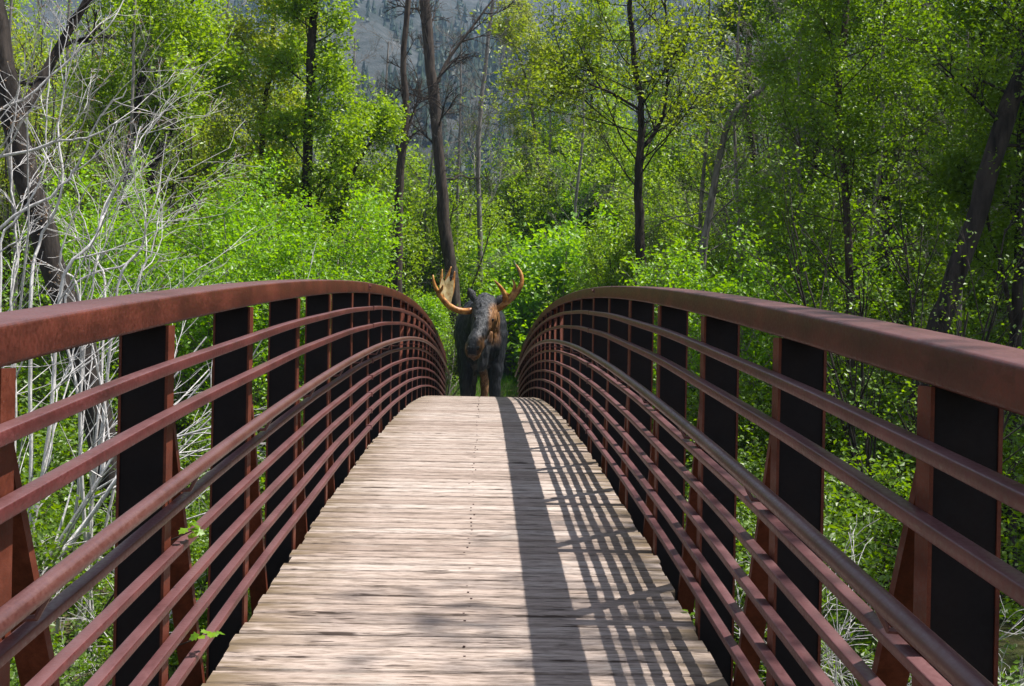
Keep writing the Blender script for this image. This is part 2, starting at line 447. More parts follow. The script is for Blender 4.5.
for sx in (-1, 1):
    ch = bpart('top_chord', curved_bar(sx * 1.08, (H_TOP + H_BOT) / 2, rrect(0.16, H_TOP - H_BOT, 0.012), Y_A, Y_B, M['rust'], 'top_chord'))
    # splice with bolts on the inner face
    b = MB()
    ys_ = PH + 5 * SP
    for dy, dh in ((-0.03, 0.015), (0.03, 0.015)):
        yy = ys_ + dy; c = np.array([sx * 1.0, yy, float(dz(yy)) + (H_TOP + H_BOT) / 2 + dh])
        b.tube([c + [sx * 0.01, 0, 0], c - [sx * 0.016, 0, 0]], 0.016, 6, True)
    b.box((sx * 1.0, ys_, float(dz(ys_)) + (H_TOP + H_BOT) / 2 + 0.013), (0.004, 0.075, 0.022))
    bpart('splice_plate', b.mesh('splice_plate', M['rust_rail']), ch).location = (0, 0, 0)
    for h in (1.243, 1.085, 0.775, 0.628, 0.478, 0.33, 0.183):
        big = h > 1
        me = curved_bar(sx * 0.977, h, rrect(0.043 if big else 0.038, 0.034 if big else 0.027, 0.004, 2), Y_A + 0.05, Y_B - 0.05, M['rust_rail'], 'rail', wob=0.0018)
        r = bpart('rail', me)
        # sleeve where two lengths of rail are welded together
        b = MB(); t, n = frame(np.array([ys_]))
        b.bar((sx * 0.977, ys_ - 0.022, float(dz(ys_ - 0.022)) + h), (sx * 0.977, ys_ + 0.022, float(dz(ys_ + 0.022)) + h), 0.05, 0.042, (1, 0, 0))
        bpart('weld_sleeve', b.mesh('weld_sleeve', M['rust_rail']), r)
    hr = MB(); y = np.linspace(Y_A, Y_B, 230)
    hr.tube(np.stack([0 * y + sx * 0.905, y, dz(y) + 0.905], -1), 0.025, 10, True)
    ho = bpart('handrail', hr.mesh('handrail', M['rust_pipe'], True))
    bk = MB()
    for i in range(-4, 22, 1):
        yy = PH + SP * i
        z = float(dz(yy))
        bk.tube([(sx * 1.0, yy + 0.04, z + 0.83), (sx * 0.93, yy + 0.04, z + 0.835), (sx * 0.905, yy + 0.04, z + 0.885)], 0.008, 6)
    tag(bpart('brackets', bk.mesh('brackets', M['rust_pipe'])), kind='stuff')
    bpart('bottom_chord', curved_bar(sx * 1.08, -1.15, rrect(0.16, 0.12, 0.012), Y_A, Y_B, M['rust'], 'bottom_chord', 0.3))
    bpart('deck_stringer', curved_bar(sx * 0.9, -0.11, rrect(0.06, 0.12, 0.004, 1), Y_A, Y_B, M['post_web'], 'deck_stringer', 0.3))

def post_meshes():
    out = []
    for sx in (-1, 1):
        fl = MB(); wb = MB()
        for x, w in ((1.0045, 0.009), (1.1555, 0.009)):
            fl.box((sx * x, 0.04, 0.13), (w / 2, 0.04, 1.2445))
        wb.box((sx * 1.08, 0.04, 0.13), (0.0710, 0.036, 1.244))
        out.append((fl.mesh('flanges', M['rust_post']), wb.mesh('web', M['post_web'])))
    return out
PM = post_meshes()
bm_beam = MB(); bm_beam.box((0, 0, -0.235), (0.9985, 0.04, 0.06)); beam_me = bm_beam.mesh('floor_beam', M['rust'])
for i in range(-4, 22):
    yy = PH + SP * i
    for s, sx in enumerate((-1, 1)):
        p = link_mesh('post', PM[s][0], bridge); p.location = (0, yy - Y0, float(dz(yy)))
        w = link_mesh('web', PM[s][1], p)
        # truss diagonal falling towards mid span
        mid = Y0 - yy
        sg = 1 if mid > 0.3 else -1
        a = np.array([sx * 1.08, yy + 0.04 + sg * 0.03, float(dz(yy)) + 1.37]); y2 = yy + sg * SP
        c = np.array([sx * 1.08, y2 - sg * 0.06, float(dz(y2)) - 1.12])
        if Y_A < y2 < Y_B:
            b = MB(); b.bar(a, c, 0.085, 0.032, (1, 0, 0))
            bpart('diagonal', b.mesh('diagonal', M['rust_post']))
    f = link_mesh('floor_beam', beam_me, bridge); f.location = (0, yy - Y0, float(dz(yy)))
# the empty sits at (0, Y0, dz(Y0)=0), so part offsets are relative to it
# abutments carry the two ends
for nm, yc, lab in (('concrete_abutment', Y_A - 0.32, 'pale concrete abutment under the near end of the footbridge'),
                    ('concrete_abutment', Y_B + 0.32, 'pale concrete abutment under the far end of the footbridge')):
    ya = Y_A if yc < 0 else Y_B
    b = MB(); b.box((0, 0, -1.1), (1.5, 0.3, 1.09)); b.box((0, -0.55 if yc > 10 else 0.55, -1.9), (1.5, 0.4, 0.35))
    k = bpy.data.materials.get('abutment_concrete')
    if k is None:
        kk = NT('abutment_concrete'); pos = kk.n('ShaderNodeNewGeometry').outputs['Position']
        kk.principled(kk.ramp(kk.noise(pos, 5, 6, 0.65), [(0.3, (0.2, 0.19, 0.17)), (0.7, (0.36, 0.34, 0.31))]), 0.9, 0, 0.2); k = kk.m
    tag(link_mesh(nm, b.mesh(nm, k), None, (0, yc, float(dz(ya)) - 0.012)), lab, 'abutment')
# path at both ends
def path_strip(ycs, xcs, zs, hw):
    b = MB(); n = len(ycs); off = np.linspace(-hw, hw, 7)
    v = np.stack([xcs[:, None] + off[None], ycs[:, None] + 0 * off[None], zs[:, None] + 0 * off[None]], -1).reshape(-1, 3)
    i = np.arange(n - 1)[:, None] * 7; j = np.arange(6)[None]
    b.add(v, np.stack([i + j, i + j + 1, i + 8 + j, i + 7 + j], -1).reshape(-1, 4)); return b
yv = np.linspace(Y_B + 0.62, 42, 24); xv = 0.05 + 0.045 * np.clip(yv - 35, 0, None) ** 2
zv = np.maximum(ground_z(xv, yv) + 0.03, float(dz(Y_B)) - 0.02 - 0.45 * (yv - Y_B - 0.62))
tag(link_mesh('path', path_strip(yv, xv, zv, 1.2).mesh('path', M['path'], True)), kind='structure')
yv = np.linspace(-12, Y_A - 0.62, 12)
tag(link_mesh('path', path_strip(yv, 0 * yv, np.minimum(ground_z(0 * yv, yv) + 0.03 , 5), 1.2).mesh('path', M['path'], True)), kind='structure')

# ------------------------------------------------------------------ plants
def unit(v): return v / (np.linalg.norm(v) + 1e-12)
def tilt_dir(rng, d, ang):
    """direction at angle ang (rad) from d, random azimuth"""
    r = rng.normal(size=3); r = unit(r - d * (r @ d))
    return d * math.cos(ang) + r * math.sin(ang)
def bpath(rng, s, d, L, n, wig, up):
    pts = [np.array(s, float)]; d = np.array(d, float)
    for _ in range(n):
        d = d + rng.normal(0, wig, 3); d[2] += up; d = unit(d)
        pts.append(pts[-1] + d * (L / n))
    return np.array(pts), d
def grow(rng, T, s, d, L, r, lev, sp, tips, az=None):
    n = 6 if lev == 0 else (5 if lev == 1 else 4)
    pts, de = bpath(rng, s, d, L, n, sp['wig'], sp['up'])
    kk = 6 if lev == 0 else (5 if lev == 1 else 3)
    if 'xmax' in sp and lev > 0 and sp['side'] * pts[-1][0] > sp['xmax']: return
    T.tube(pts, np.linspace(r, max(r * 0.3, 0.0022), n + 1), kk)
    if lev >= sp['levels'] - 1:
        tips.append(pts); return
    nb = sp['n'][lev]
    for q in range(nb):
        f = rng.uniform(sp.get('f0', 0.25), 1.0) * n; i = min(int(f), n - 1); fr = f - i
        p = pts[i] * (1 - fr) + pts[i + 1] * fr; dd = unit(pts[i + 1] - pts[i])
        c = tilt_dir(rng, dd, rng.uniform(*sp['ang']))
        grow(rng, T, p, c, L * rng.uniform(*sp['ratio']) * (1.15 - 0.5 * f / n), r * sp.get('tap', 0.5) * (1.1 - 0.4 * f / n), lev + 1, sp, tips)
def leaves(rng, tips, per, size, spread, B=None, up=0.6, tmin=0.15):
    """diamond shaped leaf faces, small tufts of them along every twig"""
    P = np.stack(tips)                        # (m, n, 3) all same length
    m, n = P.shape[:2]
    idx = np.repeat(np.arange(m), per)
    t = rng.uniform(tmin, 1.0, len(idx)) * (n - 1); i = np.minimum(t.astype(int), n - 2); fr = (t - i)[:, None]
    c = P[idx, i] * (1 - fr) + P[idx, i + 1] * fr
    c = c + rng.normal(0, spread, c.shape)
    tuft = 3
    c = np.repeat(c, tuft, 0) + rng.normal(0, size * 0.55, (len(c) * tuft, 3))
    return leaf_faces(rng, c, size, B, up)
def leaf_faces(rng, c, size, B=None, up=0.6):
    N = len(c)
    if B is None: B = MB()
    nrm = rng.normal(size=(N, 3)); nrm[:, 2] = np.abs(nrm[:, 2]) + up; nrm /= np.linalg.norm(nrm, axis=1)[:, None]
    a = rng.normal(size=(N, 3)); a -= nrm * (a * nrm).sum(1)[:, None]; a /= np.linalg.norm(a, axis=1)[:, None]
    b = np.cross(nrm, a)
    s = (size * rng.uniform(0.6, 1.35, N))[:, None]
    v = np.stack([c - a * s * 0.5, c + b * s * 0.3 + nrm * s * 0.08, c + a * s * 0.5, c - b * s * 0.3 + nrm * s * 0.08], 1)
    q = np.arange(N * 4).reshape(N, 4)
    B.add(v.reshape(-1, 3), q); return B

SPECS = {
    'airy':  dict(levels=3, n=(7, 5), ang=(0.45, 1.0), ratio=(0.42, 0.66), wig=0.12, up=0.06),
    'dense': dict(levels=3, n=(8, 6), ang=(0.45, 1.1), ratio=(0.42, 0.62), wig=0.13, up=0.05),
    'bare':  dict(levels=4, tap=0.58, n=(6, 5, 4), ang=(0.35, 0.85), ratio=(0.42, 0.68), wig=0.16, up=0.02),
    'twig':  dict(levels=4, tap=0.56, n=(5, 4, 2), ang=(0.35, 0.75), ratio=(0.42, 0.66), wig=0.11, up=0.015, f0=0.2),
    'whiptall': dict(levels=3, n=(16, 4), ang=(0.35, 0.85), ratio=(0.14, 0.26), wig=0.05, up=0.05, f0=0.12),
    'whip':  dict(levels=3, n=(9, 3), ang=(0.3, 0.7), ratio=(0.25, 0.42), wig=0.05, up=0.05, f0=0.2),
}
def smooth_path(P, n):
    P = np.asarray(P, float); t = np.linspace(0, len(P) - 1, n); i = np.minimum(t.astype(int), len(P) - 2); fr = (t - i)[:, None]
    g = np.gradient(P, axis=0); h = fr
    a = 2 * h**3 - 3 * h**2 + 1; b = h**3 - 2 * h**2 + h; c = -2 * h**3 + 3 * h**2; e = h**3 - h**2
    return a * P[i] + b * g[i] + c * P[i + 1] + e * g[i + 1]

def tree(name, label, seed, Y, pix, r0, r1, spec='airy', limbs=14, f0=0.3, llen=(1.5, 3.0), elev=(20, 60), leaf=None, per=6, size=0.07,
         spread=0.12, bark='bark_brown', cat='tree', group=None, depth=None, base_z=None, forks=(), extra=None):
    """trunk through the pixels pix (first = lowest visible) at depth Y, carried down to the ground"""
    rng = np.random.default_rng(seed)
    pts = [at(x, y, Y + (0 if depth is None else depth[i])) for i, (x, y) in enumerate(pix)]
    gz = float(ground_z(pts[0][0], pts[0][1])) - 0.05
    if pts[0][2] > gz + 0.05:
        d = pts[0] - pts[1]; k = (gz - pts[0][2]) / min(d[2], -0.3); k = min(max(k, 0), 6)
        foot = pts[0] + d * k * 0.6; foot[2] = gz; pts = [foot] + pts
    O = pts[0].copy()
    path = smooth_path(np.array(pts) - O, 22)
    path[1:-1, :2] += rng.normal(0, r0 * 0.10, (20, 2))
    rad = r0 + (r1 - r0) * np.linspace(0, 1, 22) ** 0.8
    rad[0] *= 1.3
    root = empty(name, O, label, cat, group)
    T = MB(); T.tube(path, rad * rng.uniform(0.93, 1.07, 22), 12)
    sp = SPECS[spec]; tips = []
    golden = rng.uniform(0, 6.28)
    for k in range(limbs):
        f = f0 + (1 - f0) * (k + rng.uniform(0, 0.9)) / limbs; f = min(f, 0.995) * 21; i = min(int(f), 20); fr = f - i
        p = path[i] * (1 - fr) + path[i + 1] * fr
        golden += 2.4 + rng.normal(0, 0.4); e = math.radians(rng.uniform(*elev))
        d = np.array([math.cos(golden) * math.cos(e), math.sin(golden) * math.cos(e), math.sin(e)])
        tap = 1.0 - 0.55 * max(0, (f / 21 - f0) / (1 - f0 + 1e-6))
        L = rng.uniform(*llen) * tap
        grow(rng, T, p, d, L, max(0.010, rad[i] * 0.22), 0, sp, tips)
    for pf, L, rr in forks:          # named heavy limbs drawn through pixels
        fp = np.array([at(x, y, Y + q) for x, y, q in pf]) - O
        fp = smooth_path(fp, 12); T.tube(fp, np.linspace(rr, rr * 0.35, 12), 8)
        for k in range(7):
            i = rng.integers(3, 11); d = tilt_dir(rng, unit(fp[i + 1] - fp[i] if i < 11 else fp[i] - fp[i - 1]), rng.uniform(0.4, 1.0))
            grow(rng, T, fp[i], d, L * rng.uniform(0.5, 1), rr * 0.4, 0, sp, tips)
    link_mesh('trunk', T.mesh('trunk', M[bark], True), root)
    if leaf:
        B = leaves(rng, tips, per, size, spread)
        link_mesh('crown', B.mesh('crown', M[leaf]), root)
    return root

def shrub(name, label, seed, loc, h, stems, tilt=(0.1, 0.6), spec='dense', leaf='leaf_lime', per=6, size=0.06, spread=0.1, r=0.02,
          bark='bark_grey', cat='shrub', group=None, up=None, lean=(0, 0), foot=0.25):
    rng = np.random.default_rng(seed)
    loc = np.array([loc[0], loc[1], float(ground_z(loc[0], loc[1])) - 0.04])
    root = empty(name, loc, label, cat, group)
    T = MB(); tips = []; sp = dict(SPECS[spec]); sp['side'] = -np.sign(loc[0]); sp['xmax'] = abs(loc[0]) - 1.45
    if up is not None: sp['up'] = up
    for k in range(stems):
        az = k * 2.4 + rng.uniform(0, 1); tl = rng.uniform(*tilt)
        d = unit(np.array([math.cos(az) * math.sin(tl) + lean[0], math.sin(az) * math.sin(tl) + lean[1], math.cos(tl)]))
        s = np.array([math.cos(az), math.sin(az), 0]) * rng.uniform(0, foot)
        grow(rng, T, s, d, h * rng.uniform(0.7, 1.05), r * rng.uniform(0.7, 1.2), 0, sp, tips)
    link_mesh('stems', T.mesh('stems', M[bark], True), root)
    if leaf:
        link_mesh('foliage', leaves(rng, tips, per, size, spread).mesh('foliage', M[leaf]), root)
    return root
def dup(root, loc, rz, s, label, group=None):
    c = root.copy(); COL.objects.link(c)
    c.location = [float(loc[0]), float(loc[1]), float(ground_z(loc[0], loc[1])) - 0.05]; c.rotation_euler = (0, 0, rz); c.scale = (s,) * 3
    c['label'] = label
    if group: c['group'] = group
    elif 'group' in c: del c['group']
    for ch in list(root.children):
        d = ch.copy(); COL.objects.link(d); d.parent = c
    return c

def gx(px, Y): return float(at(px, 330, Y)[0])

#MOOSE_BEGIN
# ------------------------------------------------------------------ moose, standing on the path just past the far end
def moose_mats():
    k = NT('moose_coat'); pos = k.n('ShaderNodeTexCoord').outputs['Object']
    m = k.n('ShaderNodeMapping'); m.inputs['Scale'].default_value = (22, 22, 5); k.l(pos, m.inputs[0])
    hair = k.noise(m.outputs[0], 1.0, 5, 0.65); big = k.noise(pos, 1.6, 3, 0.5)
    col = k.ramp(hair, [(0.33, (0.003, 0.0035, 0.006)), (0.53, (0.010, 0.012, 0.018)), (0.68, (0.045, 0.05, 0.062))])  # blue sky sheen painted into the bluish-black hair tones
    col = k.mix(k.ramp(big, [(0.45, (0, 0, 0)), (0.65, (0.5,) * 3)]), col, (0.012, 0.012, 0.016))
    at_ = k.n('ShaderNodeVertexColor', layer_name='coat'); 
    s3 = k.n('ShaderNodeSeparateColor'); k.l(at_.outputs[0], s3.inputs[0])
    brown = k.ramp(hair, [(0.33, (0.045, 0.018, 0.007)), (0.5, (0.2, 0.088, 0.032)), (0.66, (0.44, 0.25, 0.12))])
    col = k.mix(s3.outputs[0], col, brown)
    grey = k.ramp(hair, [(0.3, (0.012, 0.013, 0.018)), (0.65, (0.11, 0.112, 0.125))])
    col = k.mix(s3.outputs[1], col, grey)
    k.principled(col, 0.55, 0, 0.35, k.bump(hair, 0.9, 0.03)); 
    M['moose'] = k.m
    k = NT('moose_antler'); pos = k.n('ShaderNodeTexCoord').outputs['Object']
    a = k.noise(pos, 9, 5, 0.6)
    k.principled(k.ramp(a, [(0.3, (0.14, 0.045, 0.010)), (0.5, (0.38, 0.15, 0.03)), (0.7, (0.6, 0.33, 0.1))]), 0.45, 0, 0.4, k.bump(a, 0.4, 0.01)); M['antler'] = k.m
    k = NT('moose_antler_pale'); pos = k.n('ShaderNodeTexCoord').outputs['Object']
    a = k.noise(pos, 7, 5, 0.6)
    k.principled(k.ramp(a, [(0.3, (0.45, 0.24, 0.08)), (0.5, (0.72, 0.55, 0.28)), (0.75, (0.8, 0.7, 0.48))]), 0.45, 0, 0.4); M['antler_pale'] = k.m
    k = NT('moose_eye'); k.principled((0.006, 0.004, 0.003), 0.1, 0, 0.6); M['eye'] = k.m
    k = NT('moose_nose'); k.principled((0.012, 0.011, 0.011), 0.4, 0, 0.5); M['nose'] = k.m
    k = NT('moose_hoof'); k.principled((0.02, 0.016, 0.013), 0.5, 0, 0.4); M['hoof'] = k.m
moose_mats()
MY = 34.2
U = MY / 1200.0                      # one photograph pixel at the moose, in metres
mo = at(480, 424, MY)
gzm = float(ground_z(mo[0], MY)); 
moose = empty('moose', mo, 'large dark bull moose with golden antlers facing down the bridge', 'moose')
def ring(c, rx, rz, ax=(1, 0, 0), bx=(0, 0, 1), k=16, sq=1.0):
    a = np.arange(k) * 2 * math.pi / k; ca = np.cos(a); sa = np.sin(a)
    ca = np.sign(ca) * np.abs(ca) ** sq; sa = np.sign(sa) * np.abs(sa) ** sq
    return np.array(c) + rx * ca[:, None] * np.array(ax) + rz * sa[:, None] * np.array(bx)
def body_mesh():
    B = MB()
    # trunk of the body, chest to rump (x right, y away from the camera, z up; photograph pixels)
    B.loft([ring((0, 2, 84), 10, 16), ring((0, 8, 86), 19, 28), ring((-1, 20, 89), 26, 36), ring((-1, 42, 91), 28, 38.5), ring((-1, 66, 88), 27, 36),
            ring((-1, 95, 86), 27, 33), ring((-1, 120, 85), 26, 32), ring((-1, 138, 84), 21, 27), ring((-1, 148, 84), 10, 15)])
    # shoulder hump
    B.loft([ring((-1, 20, 112), 12, 8), ring((-1, 38, 118), 16, 11), ring((-1, 58, 114), 14, 10)])
    # neck
    fx = np.array([0, 1, .35]); bx = np.array([0, -.35, 1.0])
    B.loft([ring((-1, 30, 98), 22, 26, (1, 0, 0), unit(np.array([0, .3, 1]))), ring((0, 8, 103), 18, 23, (1, 0, 0), unit(np.array([0, .3, 1]))),
            ring((2, -8, 108), 14.5, 19, (1, 0, 0), unit(np.array([0, .35, 1]))), ring((2, -18, 112), 11, 13, (1, 0, 0), unit(np.array([0, .5, 1])))])
    # head: from the poll down to the muzzle, nose pointing at the bridge and a little to the viewer's left
    ax = unit(np.array([1, -.12, 0]))
    def hb(t): return unit(np.array([.05, -1, t]))
    H = [((3, -12, 126), 8, 7, .9), ((3, -18, 122), 11.2, 10, .9), ((3, -24, 115), 12.2, 12.5, .85), ((2.5, -30, 107), 12.4, 13.5, .85), ((1, -36, 100), 10.8, 13, .75),
         ((-2, -43, 92), 8.6, 11.5, .7), ((-5, -50, 84), 8.0, 10.8, .65), ((-7, -56, 77.5), 8.8, 10.8, .6), ((-8, -60, 72.5), 8.4, 9, .5), ((-8.2, -62, 69), 5.5, 5.5, .45)]
    up = np.array([-.15, .62, -.75])
    rings = []
    for c, rx, rz, t in H: rings.append(ring(c, rx, rz, ax, hb(t)))
    B.loft(rings)
    # lower jaw and lip
    B.loft([ring((3, -20, 100), 7, 7), ring((1, -30, 88), 6, 7), ring((-4, -44, 75), 5.2, 5), ring((-6.5, -52, 68.5), 4.6, 3.8), ring((-7, -55, 66.5), 2.5, 2.5)])
    # bell hanging from the throat
    z = (1, 0, 0); yv = (0, 1, 0)
    B.loft([ring((4, -17, 92), 7, 6, z, yv), ring((4, -19, 80), 5.5, 4.5, z, yv), ring((2.5, -20, 68), 5.2, 4.2, z, yv), ring((1, -20, 58), 5.0, 4, z, yv), ring((.5, -20, 52.5), 3, 2.6, z, yv)])
    # legs
    def leg(x, y, pts):
        B.loft([ring((x + dx, y + dy, zz), r, r * f, z, yv, 14) for dx, dy, zz, r, f in pts])
    for sx in (-1, 1):
        leg(sx * 15 - .5, 22, [(0, 4, 92, 10, 1.5), (0, 3, 74, 10, 1.4), (0, 1, 60, 8.6, 1.25), (0, -1, 48, 7.6, 1.1), (0, -2, 36, 6.2, 1.1), (0, -2, 28, 5.6, 1.1), (0, -1, 22, 4.4, 1), (0, 0, 11, 4.0, 1), (0, -1, 6, 4.8, 1.1), (0, -2, 2, 5.4, 1.25)])
        leg(-15 if sx < 0 else 9, 128, [(0, -2, 92, 11, 1.7), (0, -7, 74, 10, 1.7), (-sx * 3, -4, 58, 7.5, 1.5), (-sx * 5, 6, 42, 5.4, 1.3), (-sx * 5, 12, 33, 4.8, 1.3), (-sx * 5, 11, 22, 4.2, 1.1), (-sx * 5, 9, 11, 4, 1.05), (-sx * 5, 8, 6, 4.8, 1.1), (-sx * 5, 6, 2, 5.4, 1.25)])
    # tail
    B.loft([ring((-1, 146, 102), 4, 3), ring((-1, 152, 96), 3.5, 3), ring((-1, 154, 88), 2, 2)])
    B.v = [v * U for v in B.v]
    me = B.mesh('body', M['moose'], True)
    o = bpy.data.objects.new('tmp', me); COL.objects.link(o)
    md = o.modifiers.new('r', 'REMESH'); md.mode = 'VOXEL'; md.voxel_size = 1.15 * U; md.use_smooth_shade = True
    sm = o.modifiers.new('s', 'SMOOTH'); sm.factor = 0.5; sm.iterations = 4
    dg = bpy.context.evaluated_depsgraph_get(); dg.update()
    out = bpy.data.meshes.new_from_object(o.evaluated_get(dg)); out.name = 'body'
    bpy.data.objects.remove(o)
    if not out.materials: out.materials.append(M['moose'])
    co = np.zeros(len(out.vertices) * 3, np.float32); out.vertices.foreach_get('co', co); co = co.reshape(-1, 3) / U
    # shaggy relief
    nr = np.zeros(len(out.vertices) * 3, np.float32); out.vertices.foreach_get('normal', nr); nr = nr.reshape(-1, 3)
    dsp = np.array([mnoise.noise(Vector((c[0] * .5, c[1] * .5, c[2] * .16))) * .75 + mnoise.noise(Vector((c[0] * .16, c[1] * .16, c[2] * .1))) * 1.1 for c in co])
    co2 = co + nr * dsp[:, None]; out.vertices.foreach_set('co', (co2 * U).astype(np.float32).ravel())
    # coat tones, sunlit side painted browner: brown cheek, jaw side and muzzle edge, grey forehead, grey hind legs
    X, Y, Z = co.T
    def sm_(v, a, b):
        t = np.clip((v - a) / (b - a), 0, 1); return t * t * (3 - 2 * t)
    brown = sm_(X, 4, 10) * (1 - sm_(X, 20, 25)) * sm_(Z, 76, 88) * (1 - sm_(Z, 114, 122)) * (1 - sm_(Y, 2, 12))
    muz = sm_(X, -6, -1) * (1 - sm_(Z, 82, 90)) * sm_(Z, 60, 66) * (1 - sm_(Y, -44, -38)) + .7 * (1 - sm_(X, -15, -12)) * (1 - sm_(Z, 78, 84)) * (Y < -44) + (1 - sm_(Z, 68, 70.5)) * (Y < -44) * .8
    hind = (Y > 95) * (X > -4) * (1 - sm_(Z, 40, 64)) * .6
    grey = (1 - sm_(X, 2, 8)) * sm_(Z, 80, 92) * (1 - sm_(Y, -16, -10)) * .55
    bell = (np.abs(X - 2) < 7) * (Y < -12) * (Z < 82) * (Z > 40) * (Y > -28) * .5
    colr = np.zeros((len(co), 4), np.float32); colr[:, 3] = 1
    colr[:, 0] = np.clip(np.maximum(np.maximum(brown, muz), hind), 0, 1); colr[:, 1] = np.clip(np.maximum(grey, bell), 0, 1)
    ca = out.color_attributes.new('coat', 'FLOAT_COLOR', 'POINT'); ca.data.foreach_set('color', colr.ravel())
    return out
link_mesh('body', body_mesh(), moose)
def mpart(name, B, mat, smooth=True, parent=moose):
    B.v = [v * U for v in B.v]; return link_mesh(name, B.mesh(name, M[mat], smooth), parent)
# ears
for sx, base, tip, w in ((-1, (-8, -10, 124), (-14.5, -8, 135), 4.6), (1, (13, -8, 121), (23.5, -6, 129), 4.8)):
    b = MB(); base = np.array(base, float); tip = np.array(tip, float); d = tip - base; sd_ = unit(np.cross(d, (0, -1, 0)))
    f = np.array([0, -1.0, 0])
    b.loft([ring(base - d * .25, 2.2, 2, sd_, f, 10), ring(base + d * .15, w * .75, 2.2, sd_, f, 10), ring(base + d * .45, w, 2.0, sd_, f, 10), ring(base + d * .75, w * .7, 1.5, sd_, f, 10), ring(tip, .8, .6, sd_, f, 10)])
    mpart('ear', b, 'moose')
for c in ((9.6, -42.5, 103.5), (-6.2, -43.5, 105)):
    b = MB(); b.loft([ring((c[0], c[1] + 1.6 * math.cos(t), c[2]), max(2.1 * math.sin(t), .05), max(1.8 * math.sin(t), .05), k=10) for t in np.linspace(math.pi, 0, 7)]); mpart('eye', b, 'eye')
for c, tl in (((-12.6, -66.5, 76), -.5), ((-3.4, -67.0, 76), .5)):
    b = MB(); b.loft([ring((c[0], c[1] + 1.6 * math.cos(t), c[2]), max(1.6 * math.sin(t), .05), max(2.3 * math.sin(t), .05), k=10) for t in np.linspace(math.pi, 0, 7)]); mpart('nostril', b, 'nose')
for x, y in ((-15.5, 20), (14.5, 20), (-10, 135), (4, 135)):
    b = MB(); z_ = (1, 0, 0); y_ = (0, 1, 0)
    b.loft([ring((x, y, 6.0), 5.0, 5.6, z_, y_), ring((x, y - 2, 2.5), 6.1, 7.5, z_, y_), ring((x, y - 3, 0.0), 6.4, 8.0, z_, y_)]); mpart('hoof', b, 'hoof')
# antlers: pixel paths of the photograph (x, y, depth offset, radius)
def antler(paths, palm, pale, label=None):
    b = MB()
    for P in paths:
        P = np.array(P, float); P[:, 3] *= 1.28; pts = smooth_path(np.stack([P[:, 0] - 480, P[:, 2], 424 - P[:, 1]], -1), 18)
        r = np.interp(np.linspace(0, 1, 18), np.linspace(0, 1, len(P)), P[:, 3]); b.tube(pts, r, 9, True)
    o = mpart('antler', b, 'antler')
    # palm: a cupped plate between the tines
    n = len(palm); c = np.array(palm, float); v = np.stack([c[:, 0] - 480, c[:, 2] - 1.9, 424 - c[:, 1]], -1)
    m = v.mean(0) + np.array([0, 1.0, 0])
    b = MB(); j = np.arange(n); jn = (j + 1) % n
    fr = np.vstack([v + [0, -.9, 0], [m + [0, -.9, 0]]]); bk = np.vstack([v + [0, .9, 0], [m + [0, .9, 0]]])
    q = np.stack([j, j + n + 1, jn + n + 1, jn], -1)
    b.add(np.vstack([fr, bk]), q, np.vstack([np.stack([j, jn, 0 * j + n], -1), np.stack([jn + n + 1, j + n + 1, 0 * j + 2 * n + 1], -1)]))
    mpart('palm', b, pale, False, o)
antler([[(470, 311, -10, 2.8), (462, 312, -11, 2.6), (453, 310, -13, 2.4), (445, 305, -15, 2.5), (439, 298, -16, 2.2), (434, 290, -18, 1.6), (431.5, 283, -19, 1.2), (431, 277, -19, .4)],
        [(441, 300, -15, 2.2), (439.5, 288, -15, 1.6), (439.2, 279, -16, 1.2), (439.8, 271, -16, .4)],
        [(443, 300, -14, 2.0), (443, 288, -13, 1.8), (445.5, 277, -13, 1.3), (448.5, 268, -13, .4)],
        [(446, 303, -13, 2.0), (449.5, 292, -12, 1.8), (451, 281, -12, 1.2), (452, 272.5, -12, .4)],
        [(436, 294, -17, 1.6), (439.5, 291, -20, 1.3), (441, 287, -23, .4)]],
       [(442, 304, -14.5), (437.5, 297, -16), (437.8, 287, -15.5), (439.8, 279, -15), (442.5, 283, -14), (446.5, 277, -13), (447.5, 283, -12.6), (451.2, 281, -12), (451, 293, -12.5), (449, 305, -13.5)], 'antler_pale')
antler([[(488, 311, -10, 2.8), (495, 309, -11, 2.6), (501, 305, -12, 2.6), (505.5, 300, -13, 2.6), (511, 296, -13, 2.4), (516, 289, -14, 2.0), (518.8, 281, -14, 1.8), (517, 272, -13, 1.3), (512.5, 264.5, -12, .4)],
        [(505, 301, -13, 2.4), (501, 293, -16, 2.0), (496, 286, -19, 1.3), (491, 281, -21, .4)],
        [(507, 299, -13, 2.2), (510.5, 292, -13, 1.7), (511.5, 285, -13, 1.2), (509.5, 279.5, -13, .4)]],
       [(500, 306, -12.5), (499.5, 295, -15), (497, 289, -17), (505, 295, -14), (509.2, 292, -13.4), (511, 286, -13.4), (512.6, 290, -13.6), (517, 287.5, -14), (513, 297, -13.3), (507, 304, -13)], 'antler')
#MOOSE_END

